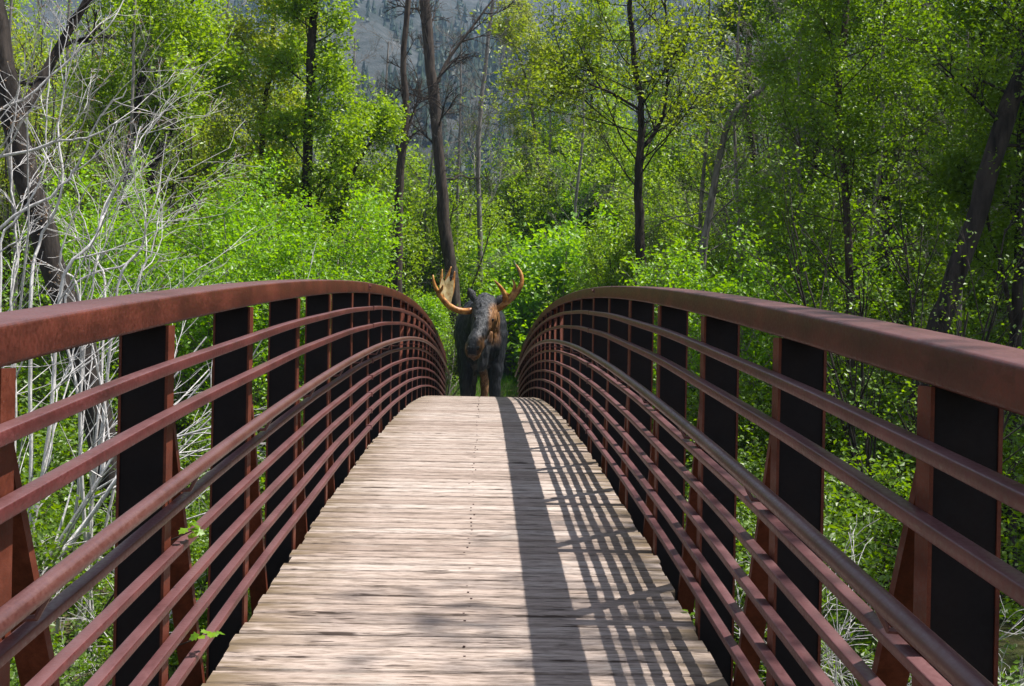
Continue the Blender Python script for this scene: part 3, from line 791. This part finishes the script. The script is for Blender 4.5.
#PLANTS_BEGIN
# --- left, near
tree('leaning_dark_tree', 'dark leaning tree trunk behind the pale bare twigs left of the bridge', 11, 15.0,
     [(92, 392), (66, 310), (42, 230), (22, 150), (4, 60), (-18, -60), (-40, -200)], 0.2, 0.12, 'bare', 3, 0.8, (1.0, 1.8), (10, 60), None, bark='bark_dark',
     forks=[([(14, 120, 0), (36, 90, 0.3), (62, 42, 0.5), (92, -10, 0.6), (120, -90, .8)], 1.3, 0.085)])
BT = 'bare_twig_shrub'
shrub(BT, 'tall bare shrub with pale whitish twigs beside the left railing', 12, (gx(-60, 10.5), 10.5), 5.0, 9, (0.1, 0.65), 'twig', None, r=0.024, bark='bark_white', up=0.0, lean=(0.2, 0))
def limb_shrub(name, label, seed, Y, foot_px, limbs, r):
    """pale many stemmed bare tree: heavy limbs follow the drawn paths, finer twigs grow from them"""
    rng = np.random.default_rng(seed)
    O = at(foot_px, 330, Y); O[2] = float(ground_z(O[0], Y)) - 0.05
    root = empty(name, O, label, 'shrub'); T = MB(); tips = []
    sp = dict(SPECS['twig']); sp.update(levels=3, n=(3, 3), wig=0.13, up=0.02, side=1, xmax=-O[0] - 1.45, tap=0.55)
    for P in limbs:
        dd = rng.uniform(-.8, .8)
        pts = [rng.normal(0, .14, 3) * [1, 1, 0]]
        first = at(P[0][0], P[0][1], Y + dd * .5) - O
        pts.append(first * [.62, .62, .55] + rng.normal(0, .05, 3))
        for q, (x, y) in enumerate(P): pts.append(at(x, y, Y + dd * (.5 + .5 * q / len(P)) + rng.normal(0, .06)) - O)
        n = 26; path = smooth_path(pts, n); path[3:] += rng.normal(0, .008, (n - 3, 3))
        rr = r * rng.uniform(.75, 1.15); rad = np.linspace(rr * 1.15, rr * .28, n); T.tube(path, rad, 6)
        for q in range(5):
            i = int(rng.integers(8, n - 1)); d = tilt_dir(rng, unit(path[i + 1] - path[i]), rng.uniform(.35, .8))
            grow(rng, T, path[i], d, rng.uniform(.5, 1.25), rad[i] * .6, 0, sp, tips)
    link_mesh('stems', T.mesh('stems', M['bark_white'], True), root)
    link_mesh('buds', leaves(rng, tips, 1, 0.022, 0.004, None, .2, .5).mesh('buds', M['bud']), root)
limb_shrub(BT, 'tallest of the bare pale trees, its white limbs fanning to the top left corner', 10, 11.0, 30,
    [[(0, 258), (17, 218), (44, 170), (47, 105), (52, 40)], [(13, 300), (17, 245), (11, 153), (20, 70)], [(60, 290), (95, 240), (112, 195), (131, 162), (140, 127)],
     [(-25, 150), (30, 95), (80, 50), (108, 28), (128, -6)], [(-10, 250), (57, 192), (80, 160), (100, 118), (128, 88)], [(-20, 190), (44, 146), (87, 138), (131, 116)], [(30, 300), (40, 240), (62, 190), (60, 110), (80, 30)]], 0.019)
limb_shrub(BT, 'bare pale shrub with white limbs rising in front of the leaning dark trunk', 13, 12.5, 95,
    [[(66, 297), (131, 262), (149, 223), (175, 192)], [(90, 296), (105, 245), (118, 197)], [(118, 288), (140, 249), (146, 223), (131, 162)], [(138, 292), (153, 245), (160, 205)], [(80, 300), (60, 262), (74, 215), (92, 180)], [(105, 300), (96, 255), (86, 230), (72, 170)]], 0.016)
shrub(BT, 'low tangle of bare white twigs seen through the left railing bars', 14, (gx(60, 9.0), 9.0), 1.7, 7, (0.3, 1.0), 'bare', None, r=0.014, bark='bark_white', up=-0.03)
shrub(BT, 'low tangle of bare white twigs seen through the right railing bars', 15, (gx(850, 8.6), 8.6), 2.1, 10, (0.3, 1.2), 'bare', None, r=0.014, bark='bark_white', up=-0.05)
shrub('lime_shrub', 'dense bright lime green bush behind the left railing', 16, (gx(236, 21), 21.0), 5.4, 22, (0.05, 0.55), 'dense', 'leaf_lime', 27, 0.07, 0.12, 0.03)
shrub('green_shrub', 'rounded mid green bush behind the pale twigs just left of the lime bush', 17, (gx(165, 23), 23.0), 4.3, 18, (0.05, 0.6), 'dense', 'leaf_mid', 17, 0.085, 0.12, 0.03)
BL, BLG = 'light green bushy shrub under the trees behind the left railing', 'light green bushes under the trees behind the left railing'
bl = shrub('leafy_bush', BL, 20, (gx(90, 30), 30.0), 4.2, 16, (0.05, 0.6), 'dense', 'leaf_mid', 12, 0.095, 0.14, 0.03, 'bark_brown', 'shrub', BLG)
for k, (px, Y, q) in enumerate([(335, 31, .5), (372, 36, .6), (400, 37, .55), (25, 26, .8), (300, 27, .45), (418, 42, .7), (-10, 29, 1.2)]):
    dup(bl, (gx(px, Y), Y), k * 1.7, q, BL, BLG)
# --- left trees
LT = 'leafy_tree'
tree(LT, 'light green young leafed tree with a crooked dark stem above the lime bush', 21, 27.0, [(140, 260), (152, 170), (165, 140), (184, 90), (188, 50), (196, -60)], 0.13, 0.05, 'airy', 22, 0.25, (1.4, 2.8), (5, 65), 'leaf_spring', 8, 0.095, 0.16, 'bark_dark')
tree(LT, 'light green tree with a dark forked stem at the upper left', 22, 25.0, [(120, 260), (128, 170), (140, 90), (148, 40), (150, -60)], 0.13, 0.05, 'airy', 18, 0.3, (1.4, 2.6), (5, 65), 'leaf_spring', 6, 0.09, 0.16, 'bark_dark')
tree(LT, 'bright spring green tree with a straight dark trunk left of the thin trunk', 23, 28.0, [(309, 275), (307, 200), (309, 120), (312, 40), (316, -80)], 0.16, 0.09, 'airy', 26, 0.2, (1.0, 2.3), (5, 65), 'leaf_spring', 8, 0.095, 0.16, 'bark_dark')
tree(LT, 'slender pale green tree between the lime bush and the straight dark trunk', 24, 30.0, [(258, 260), (262, 180), (264, 110), (272, 60), (276, -60)], 0.10, 0.05, 'airy', 22, 0.2, (1.2, 2.6), (5, 65), 'leaf_yellow', 8, 0.095, 0.16, 'bark_dark')
tree(LT, 'small yellow green tree with a bent limb below the thin trunk', 25, 32.0, [(322, 290), (330, 240), (350, 180), (372, 140), (384, 120)], 0.10, 0.03, 'airy', 24, 0.15, (0.7, 1.6), (0, 60), 'leaf_spring', 5, 0.095, 0.15, 'bark_brown')
tree('thin_trunk_tree', 'thin dark trunked tree with a forked top left of the tall bare tree', 26, 37.0, [(397, 290), (398, 220), (402, 160), (405, 130), (404, 60), (408, -30)], 0.18, 0.08, 'bare', 12, 0.5, (0.7, 1.4), (15, 60), None, 1, 0.09, 0.15, 'bark_brown',
     forks=[([(402, 165, 0), (392, 130, 0.2), (386, 110, .3)], 1.2, 0.05), ([(404, 140, 0), (416, 105, .2), (422, 80, .4)], 1.2, 0.05)])
tree('tall_bare_tree', 'tall dark trunked tree with bare grey branches rising behind the moose', 27, 44.5, [(452, 280), (446, 235), (441, 180), (435, 110), (430, 50), (424, -10), (420, -120)], 0.25, 0.18, 'bare', 14, 0.42, (1.6, 3.0), (5, 60), None, bark='bark_brown',
     forks=[([(434, 90, 0), (448, 60, .4), (470, 30, .6), (500, -10, 1)], 1.6, 0.08)])
tree('leaning_grey_tree', 'pale grey leafless tree behind the tall dark trunk', 28, 47.0, [(480, 250), (478, 150), (486, 60), (500, -60)], 0.12, 0.06, 'bare', 26, 0.3, (2.0, 4.0), (5, 60), None, bark='bark_grey')
# --- generic woodland, prototypes then copies
def proto_tree(label, group, seed, px, Y, h, leaf, limbs=30, per=9, size=0.11, bark='bark_brown', spec='whip', llen=(1.5, 3.2)):
    if spec == 'whip':
        return shrub('slender_tree_clump', label, seed, (gx(px, Y), Y), h, 9, (0.03, 0.27), 'whiptall', leaf, per, size, 0.24, 0.05, bark, 'tree', group, foot=0.5)
    return tree('woodland_tree', label, seed, Y, [(px, 330), (px + 4, 330 - h * 0.3 * 1200 / Y), (px - 3, 330 - h * 0.65 * 1200 / Y), (px + 5, 330 - h * 1200 / Y)],
                0.11, 0.03, spec, limbs, 0.12, llen, (-5, 60), leaf, per, size, 0.18, bark, 'tree', group)
GL, LL = 'light green trees in the woods beyond the left railing', 'clump of slender light green trees in the sunlit woods beyond the left railing'
GC, LC = 'low light green trees below the mountain', 'low clump of slender light green trees below the mountain'
GR, LR = 'dark green trees in the shaded woods beyond the right railing', 'clump of slender dark green trees in the shaded woods beyond the right railing'
pl = proto_tree(LL, GL, 101, 60, 38, 12, 'leaf_spring', per=8)
pl2 = proto_tree(LL, GL, 102, 205, 40, 12, 'leaf_yellow', per=7)
pc = proto_tree(LC, GC, 103, 352, 46, 6.0, 'leaf_spring', 24, 11, 0.10, 'bark_brown', 'whip')
pr = proto_tree(LR, GR, 104, 705, 58, 13, 'leaf_mid', 32, 9)
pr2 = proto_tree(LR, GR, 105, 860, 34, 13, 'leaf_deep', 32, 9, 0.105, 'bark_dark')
for k, (px, Y, s) in enumerate([(-30, 34, 1), (15, 44, 1.1), (100, 42, 1.1), (135, 33, 0.85), (160, 48, 1.1), (240, 46, 1.1), (20, 27, .8), (70, 30, .75), (180, 33, .8), (265, 36, .75)]):
    dup(pl if k % 2 else pl2, (gx(px, Y), Y), k * 1.9, s, LL, GL)
for k, (px, Y, s) in enumerate([(335, 44, 1.1), (372, 48, 1.45), (392, 44, 1.2), (416, 50, 1.5), (432, 46, 1.15), (466, 52, 1.2), (490, 56, 1.3), (520, 58, 1.5), (555, 60, 1.9), (300, 48, 1.3), (590, 62, 2.0), (625, 62, 2.0), (450, 58, 1.5), (405, 58, 1.7), (355, 56, 1.7), (478, 62, 1.6)]):
    dup(pc, (gx(px, Y), Y), k * 2.3, s, LC, GC)
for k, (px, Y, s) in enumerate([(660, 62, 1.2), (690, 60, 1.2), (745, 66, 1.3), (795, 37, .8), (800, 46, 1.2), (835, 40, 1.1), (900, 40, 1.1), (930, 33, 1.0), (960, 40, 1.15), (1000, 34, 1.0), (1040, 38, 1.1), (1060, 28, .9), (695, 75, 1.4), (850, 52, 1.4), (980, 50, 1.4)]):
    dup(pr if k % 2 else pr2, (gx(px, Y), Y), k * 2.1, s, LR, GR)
shrub('lime_shrub', 'low lime green bush at the foot of the tall bare tree left of the moose', 18, (gx(446, 41.8), 41.8), 3.2, 18, (0.05, 0.6), 'dense', 'leaf_lime', 16, 0.1, 0.14, 0.03)
shrub('lime_shrub', 'low lime green bush behind the moose right of the tall bare tree', 19, (gx(462, 46), 46.0), 2.6, 14, (0.05, 0.8), 'dense', 'leaf_lime', 11, 0.1, 0.14, 0.03)
GB, GBG = 'bare grey twigged tree among the leafy trees', 'bare grey trees among the leafy woods'
gb = tree('bare_grey_tree', GB, 106, 33.0, [(70, 300), (74, 200), (66, 90), (72, -40)], 0.09, 0.03, 'bare', 26, 0.2, (1.4, 2.8), (0, 65), None, bark='bark_grey', group=GBG)
for k, (px, Y, q) in enumerate([(225, 36, 1.0), (350, 44, 1.0), (575, 52, 1.2), (700, 33, 1.0), (735, 30, .9), (10, 24, .8), (130, 24, .8), (870, 22, .8), (960, 20, .75), (800, 24, .85), (385, 50, 1.1), (455, 48, 1.1), (425, 46, 1.0), (545, 58, 1.2), (340, 38, .9)]):
    dup(gb, (gx(px, Y), Y), k * 1.3, q, GB, GBG)
lb = shrub('lime_shrub', 'low bright green bush on the grass between the moose and the right railing', 191, (gx(512, 48), 48.0), 2.4, 16, (0.05, 0.8), 'dense', 'leaf_lime', 12, 0.1, 0.14, 0.03)
for px, Y, q, lab in ((534, 51, 1.9, 'bright green bush behind the far end of the right railing'), (492, 54, 1.7, 'bright green bush straight behind the moose and between its antlers'), (447, 52, 1.5, 'bright green bush behind the tall bare trunk at the antler of the moose'), (518, 50, 2.3, 'tall bright green bush just right of the right antler of the moose'), (560, 49, 2.6, 'tall bright green bush above the far top of the right railing'), (594, 47, 2.3, 'tall bright green bush left of the forked dark trunk')):
    dup(lb, (gx(px, Y), Y), px, q, lab)
# --- centre thicket
cx_list = [(470, 50, 4.4), (508, 56, 7.0), (545, 56, 9.6), (575, 57, 10.5), (604, 55, 9.0), (636, 56, 9.6), (524, 59, 9.0), (560, 61, 12.0), (596, 60, 11.5), (488, 54, 4.8), (553, 55, 8.4), (618, 55, 10.0), (626, 42, 6.4), (658, 41, 7), (648, 58, 11.5), (588, 64, 12.5), (535, 64, 11.0)]
TL, TG = 'slender green sapling clump in the thicket behind the moose', 'saplings in the thicket behind the moose'
for k, (px, Y, h) in enumerate(cx_list):
    if k in (0, 3):
        proto = shrub('sapling_clump', TL, 31 + k, (gx(px, Y), Y), 6.0, 12, (0.02, 0.3), 'whip', 'leaf_spring' if k else 'leaf_lime', 19, 0.10, 0.14, 0.03, 'bark_brown', 'sapling', TG)
        proto.scale = (h / 6.0,) * 3
    else:
        dup(proto, (gx(px, Y), Y), k * 1.3, h / 6.0, TL, TG)
tree('forked_tree', 'dark trunked tree with a fork and sparse yellow green leaves right of the moose', 41, 26.0, [(641, 290), (640, 230), (638, 180), (641, 140), (640, 100), (632, 40), (628, -60)], 0.135, 0.05, 'airy', 26, 0.40, (2.0, 4.2), (5, 60), 'leaf_olive', 3, 0.095, 0.16, 'bark_dark',
     forks=[([(640, 150, 0), (654, 134, .2), (664, 112, .3), (668, 60, .4), (664, -20, .4)], 1.8, 0.055), ([(640, 110, 0), (610, 92, -.3), (590, 84, -.6), (560, 66, -1)], 1.8, 0.035)])
tree(LT, 'yellow green feathery tree between the bare tree and the forked tree', 42, 58.0, [(545, 270), (540, 190), (532, 110), (520, 60), (505, 20)], 0.11, 0.05, 'airy', 26, 0.25, (1.8, 3.8), (5, 60), 'leaf_yellow', 7, 0.12, 0.16, 'bark_brown')
tree(LT, 'light green tree leaning over the thicket right of the bare tree', 43, 60.0, [(590, 270), (588, 180), (592, 100), (600, 40), (604, -60)], 0.12, 0.05, 'airy', 28, 0.2, (2.0, 4.2), (5, 60), 'leaf_spring', 9, 0.12, 0.16, 'bark_brown')
# --- right
BR, BRG = 'mid green bushy shrub under the dark trees behind the right railing', 'mid green bushes under the trees behind the right railing'
br = shrub('leafy_bush', BR, 29, (gx(690, 31), 31.0), 4.6, 16, (0.05, 0.6), 'dense', 'leaf_mid', 16, 0.072, 0.14, 0.03, 'bark_brown', 'shrub', BRG)
for k, (px, Y, q) in enumerate([(715, 27, .9), (800, 26, 1.0), (850, 23, 1.0), (965, 22, 1.0), (905, 26, 1.1), (1020, 24, 1.1), (780, 33, 1.2)]):
    dup(br, (gx(px, Y), Y), k * 1.7, q, BR, BRG)
shrub('green_shrub', 'fresh green bush standing behind the right railing below the grey dead tree', 44, (gx(748, 22), 22.0), 4.8, 16, (0.05, 0.5), 'dense', 'leaf_lime', 12, 0.085, 0.12, 0.03)
tree('dead_tree', 'leafless grey tree leaning right among the dark woods', 45, 27.0, [(700, 280), (712, 200), (730, 120), (770, 80), (808, 20), (840, -60)], 0.10, 0.05, 'bare', 24, 0.2, (1.4, 3.0), (0, 60), None, bark='bark_grey')
tree(LT, 'green tree with many fine upright stems at the upper right', 46, 19.0, [(850, 300), (846, 200), (838, 100), (846, 20), (850, -80)], 0.08, 0.04, 'airy', 30, 0.1, (1.4, 2.8), (5, 60), 'leaf_mid', 14, 0.06, 0.15, 'bark_brown')
shrub('sapling_clump', 'multi stemmed sapling fanning upward beside the leaning right trunk', 47, (gx(920, 13.5), 13.5), 5.6, 9, (0.03, 0.30), 'whip', 'leaf_mid', 5, 0.05, 0.11, 0.03, 'bark_dark', 'sapling')
tree('leaning_dark_tree', 'thick dark trunk leaning to the right above the right railing', 48, 16.0, [(925, 370), (948, 300), (972, 230), (992, 160), (1012, 100), (1045, 20), (1080, -80)], 0.165, 0.11, 'airy', 12, 0.6, (1.4, 2.6), (0, 60), 'leaf_mid', 8, 0.058, 0.15, 'bark_dark')
tree('slim_dark_tree', 'slim dark trunk at the far right edge with a crooked branch', 49, 17.0, [(1016, 330), (1019, 250), (1021, 160), (1026, 60), (1030, -60)], 0.09, 0.05, 'airy', 20, 0.35, (1.4, 2.6), (10, 60), 'leaf_mid', 13, 0.058, 0.15, 'bark_dark',
     forks=[([(1012, 322, 0), (1002, 270, -.2), (990, 232, -.3), (984, 190, -.3)], 1.0, 0.04)])
tree(LT, 'deep green tree in the shaded woods right of the forked tree', 50, 32.0, [(760, 290), (756, 190), (748, 90), (752, 0), (756, -80)], 0.13, 0.06, 'airy', 30, 0.1, (1.8, 3.6), (0, 60), 'leaf_mid', 9, 0.1, 0.17, 'bark_dark')
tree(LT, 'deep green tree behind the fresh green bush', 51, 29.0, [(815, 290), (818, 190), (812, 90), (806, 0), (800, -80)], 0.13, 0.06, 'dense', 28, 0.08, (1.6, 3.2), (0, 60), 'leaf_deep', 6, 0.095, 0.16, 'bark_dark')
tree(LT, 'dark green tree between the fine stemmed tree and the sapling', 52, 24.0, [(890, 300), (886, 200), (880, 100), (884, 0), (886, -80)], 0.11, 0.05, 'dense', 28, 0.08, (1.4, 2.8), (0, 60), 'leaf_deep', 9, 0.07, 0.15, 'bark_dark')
tree(LT, 'mid green tree closing the gap behind the leaning right trunk', 53, 26.0, [(985, 300), (980, 200), (984, 100), (980, 0), (984, -80)], 0.11, 0.05, 'dense', 28, 0.08, (1.4, 2.8), (0, 60), 'leaf_mid', 8, 0.07, 0.15, 'bark_dark')
# --- low shrubs in the creek bed, seen through the bars
SL, SG = 'low leafy green shrub in the creek bed seen through the left railing', 'low green shrubs left of the bridge'
SR, SGR = 'low leafy green shrub in the creek bed seen through the right railing', 'low green shrubs right of the bridge'
def low_shrubs(label, group, sgn, seed, leaf, spots):
    p = None
    for k, (x, y, s) in enumerate(spots):
        if p is None: p = shrub('low_shrub', label, seed, (sgn * x, y), 1.5, 12, (0.1, 0.9), 'dense', leaf, 7, 0.055, 0.09, 0.014, 'bark_brown', 'shrub', group); p.scale = (s,) * 3
        else: dup(p, (sgn * x, y), k * 1.7, s, label, group)
low_shrubs(SL, SG, -1, 61, 'leaf_mid', [(3.0, 7.5, .8), (2.6, 11.0, .9), (4.4, 9.5, 1.0), (3.2, 14, 1.1), (5.2, 13, 1.3), (4.0, 18, 1.3), (6.5, 17, 1.6), (3.2, 22, 1.3), (7.5, 21, 1.7), (5.0, 25, 1.6), (2.5, 5.2, .6), (4.0, 30, 1.3), (7, 28, 1.7), (9.5, 25, 1.8), (10.5, 31, 1.8)])
low_shrubs(SR, SGR, 1, 62, 'leaf_mid', [(3.2, 6.5, .8), (2.7, 10.0, 1.0), (4.2, 12, 1.2), (3.1, 15, 1.2), (5.6, 15.5, 1.5), (4.2, 19, 1.5), (7, 19, 1.8), (3.4, 23, 1.5), (5.2, 26, 1.8), (8, 25, 2.0), (4.2, 31, 1.6), (10, 21, 1.9), (2.9, 13, .9), (7.5, 30, 2.0), (11, 28, 2)])
# --- big trees out of frame on the sunny side: they shade the woods at the right and dapple the near deck
SHG = 'tall shade trees at the right edge'
def shade_tree(seed, x, y, h, crown0, r, limbs, per, leaf, label, llen):
    rng = np.random.default_rng(seed); z0 = float(ground_z(x, y)) - 0.05
    root = empty('shade_tree', (x, y, z0), label, 'tree'); T = MB()
    path = smooth_path(np.array([[0, 0, 0], [0.2, 0.1, h * .35], [-0.1, 0.2, h * .7], [0.1, 0, h]]), 20)
    T.tube(path, np.linspace(r, r * .25, 20), 10); tips = []
    for k in range(limbs):
        f = (crown0 + (1 - crown0) * (k + rng.uniform(0, .9)) / limbs) * 18.9; i = int(f)
        az = k * 2.4 + rng.normal(0, .3); e = math.radians(rng.uniform(0, 50))
        grow(rng, T, path[i], np.array([math.cos(az) * math.cos(e), math.sin(az) * math.cos(e), math.sin(e)]), rng.uniform(*llen), r * .3, 0, SPECS['airy'], tips)
    link_mesh('trunk', T.mesh('trunk', M['bark_dark'], True), root)
    link_mesh('crown', leaves(rng, tips, per, 0.12, 0.2).mesh('crown', M[leaf]), root)
    return root
shade_tree(71, 9.3, 4.6, 13.5, 0.62, 0.2, 11, 5, 'leaf_mid', 'tall tree right of the bridge whose sparse crown dapples the near planks', (2.2, 4.0))
st = shade_tree(72, 15.5, 17.0, 17, 0.35, 0.28, 48, 12, 'leaf_mid', 'tall leafy tree right of the bridge shading the woods near the leaning trunk', (2.5, 4.6))
for x, y, s, lab in ((19.0, 25.0, 1.05, 'tall leafy tree at the right edge of the woods behind the slim dark trunk'), (21.5, 33.0, 1.1, 'tall leafy tree deep in the woods at the right edge'), (14.0, 24.0, .95, 'tall leafy tree at the right edge standing before the shaded woods'), (17.0, 29.5, 1.0, 'tall leafy tree at the right edge between two other shade trees'), (14.5, 9.5, 0.9, 'tall leafy tree right of the bridge in line with the near railing')):
    dup(st, (x, y), x, s, lab)
# --- ground cover (too many leaves and blades to count)
def undergrowth():
    rg = np.random.default_rng(81); n = 1500
    x = rg.uniform(-17, 17, n); y = rg.uniform(1.5, 40, n)
    keep = ~((np.abs(x) < 1.6) & (y > 31)); x = x[keep]; y = y[keep]
    per = 90; sp = rg.uniform(0.15, 0.5, len(x)); hh = rg.uniform(0.12, 0.65, len(x))
    X = np.repeat(x, per) + rg.normal(size=len(x) * per) * np.repeat(sp, per); Y = np.repeat(y, per) + rg.normal(size=len(x) * per) * np.repeat(sp, per)
    ok = (~((np.abs(X) < 1.4) & (Y > 31.5))); X = X[ok]; Y = Y[ok]; H = np.repeat(hh, per)[ok]
    Z = ground_z(X, Y) + H * rg.uniform(0, 1, len(X)) ** 0.7
    return leaf_faces(rg, np.stack([X, Y, Z], -1), 0.065, None, 0.9)
tag(link_mesh('undergrowth', undergrowth().mesh('undergrowth', M['leaf_mid'])), 'low leafy green ground cover in the creek bed', 'undergrowth', kind='stuff')
def grass_blades():
    rg = np.random.default_rng(82); n = 60000
    x = rg.uniform(-9, 9, n); y = rg.uniform(33.5, 62, n); ok = np.abs(x - (0.05 + 0.045 * np.clip(y - 35, 0, 7) ** 2)) > 1.1; ok |= y > 42
    x = x[ok]; y = y[ok]; z = ground_z(x, y); n = len(x); h = rg.uniform(0.12, 0.34, n)
    a = rg.uniform(0, 6.28, n); w = 0.014
    b = np.stack([x, y, z - .01], -1); s = np.stack([np.cos(a), np.sin(a), 0 * a], -1) * w
    tip = b + np.stack([rg.normal(0, .07, n), rg.normal(0, .07, n), h], -1)
    B = MB(); B.add(np.stack([b - s, b + s, tip], 1).reshape(-1, 3), None, np.arange(n * 3).reshape(n, 3)); return B
tag(link_mesh('grass', grass_blades().mesh('grass', M['grass'])), 'fresh green grass beyond the far end of the bridge', 'grass', kind='stuff')
def conifers():
    rg = np.random.default_rng(83); B = MB(); k = 0
    n = 4200
    y = rg.uniform(236, 640, n); x = (rg.uniform(230, 720, n) - 483.8) / 1200 * y
    m = np.sin(x * .05 + 1) + np.sin(y * .04 + x * .02) + rg.normal(0, .9, n); sel = m > -0.1
    for xx, yy in zip(x[sel], y[sel]):
        z = float(hill_z(xx, yy)) - .3; h = rg.uniform(4, 10); r = h * rg.uniform(.17, .26)
        a = np.arange(9) * 2 * math.pi / 9 + rg.uniform(0, 6)
        for t0, t1, rr in ((0.05, .5, 1.0), (.3, .75, .72), (.55, 1.0, .45)):
            q = rg.uniform(.55, 1.15, 9) * r * rr
            ring = np.stack([xx + q * np.cos(a), yy + q * np.sin(a), z + h * t0 + rg.normal(0, .04 * h, 9)], -1)
            v = np.vstack([ring, [[xx, yy, z + h * t1]]]); j = np.arange(9)
            B.add(v, None, np.stack([j, (j + 1) % 9, 0 * j + 9], -1))
    return B
tag(link_mesh('conifer_forest', conifers().mesh('conifer_forest', M['conifer'])), 'dark conifers scattered over the hazy mountainside', 'forest', kind='stuff')
# --- sprigs that push between the bars
def sprig(px, py, X, label, seed, n=8, size=0.034):
    rg = np.random.default_rng(seed); d = at(px, py, 1.0) - CAM; t = (X - CAM[0]) / d[0]; P = CAM + d * t
    root = empty('leafy_sprig', P, label, 'sprig'); T = MB(); B = MB()
    s = np.sign(X)
    T.tube(smooth_path([[s * .45, .12, -.5], [s * .2, .05, -.12], [0, 0, 0]], 8), np.linspace(.005, .002, 8), 5)
    for k in range(n):
        az = k * 2.4; a = np.array([math.cos(az), math.sin(az) * .8, rg.uniform(-.35, .5)]); a = unit(a); nn = unit(np.array([-.1 * s, -.5, 1.0]) + rg.normal(0, .25, 3)); b = unit(np.cross(nn, a)); nn = np.cross(a, b)
        L = size * rg.uniform(.8, 1.25); c0 = rg.normal(0, .014, 3)
        out = [(0, 0), (.25, .2), (.45, .48), (.55, .3), (.8, .36), (.82, .18), (1.05, 0), (.82, -.18), (.8, -.36), (.55, -.3), (.45, -.48), (.25, -.2)]
        v = np.array([c0 + a * L * u + b * L * w_ + nn * L * (.12 * abs(w_) - .15 * u * u) for u, w_ in out] + [c0 + a * L * .5])
        j = np.arange(12); B.add(v, None, np.stack([j, (j + 1) % 12, 0 * j + 12], -1))
    link_mesh('stem', T.mesh('stem', M['bark_brown'], True), root)
    link_mesh('foliage', B.mesh('foliage', M['leaf_lime']), root)
sprig(194, 530, -0.93, 'small green leafy sprig resting on the left rail, upper of the two', 91)
sprig(207, 634, -0.93, 'small green leafy sprig on the lowest left rails, lower of the two', 92)
sprig(691, 617, 1.0, 'tiny green leafy sprig below the lowest right rail', 93, 4, 0.032)
#PLANTS_END
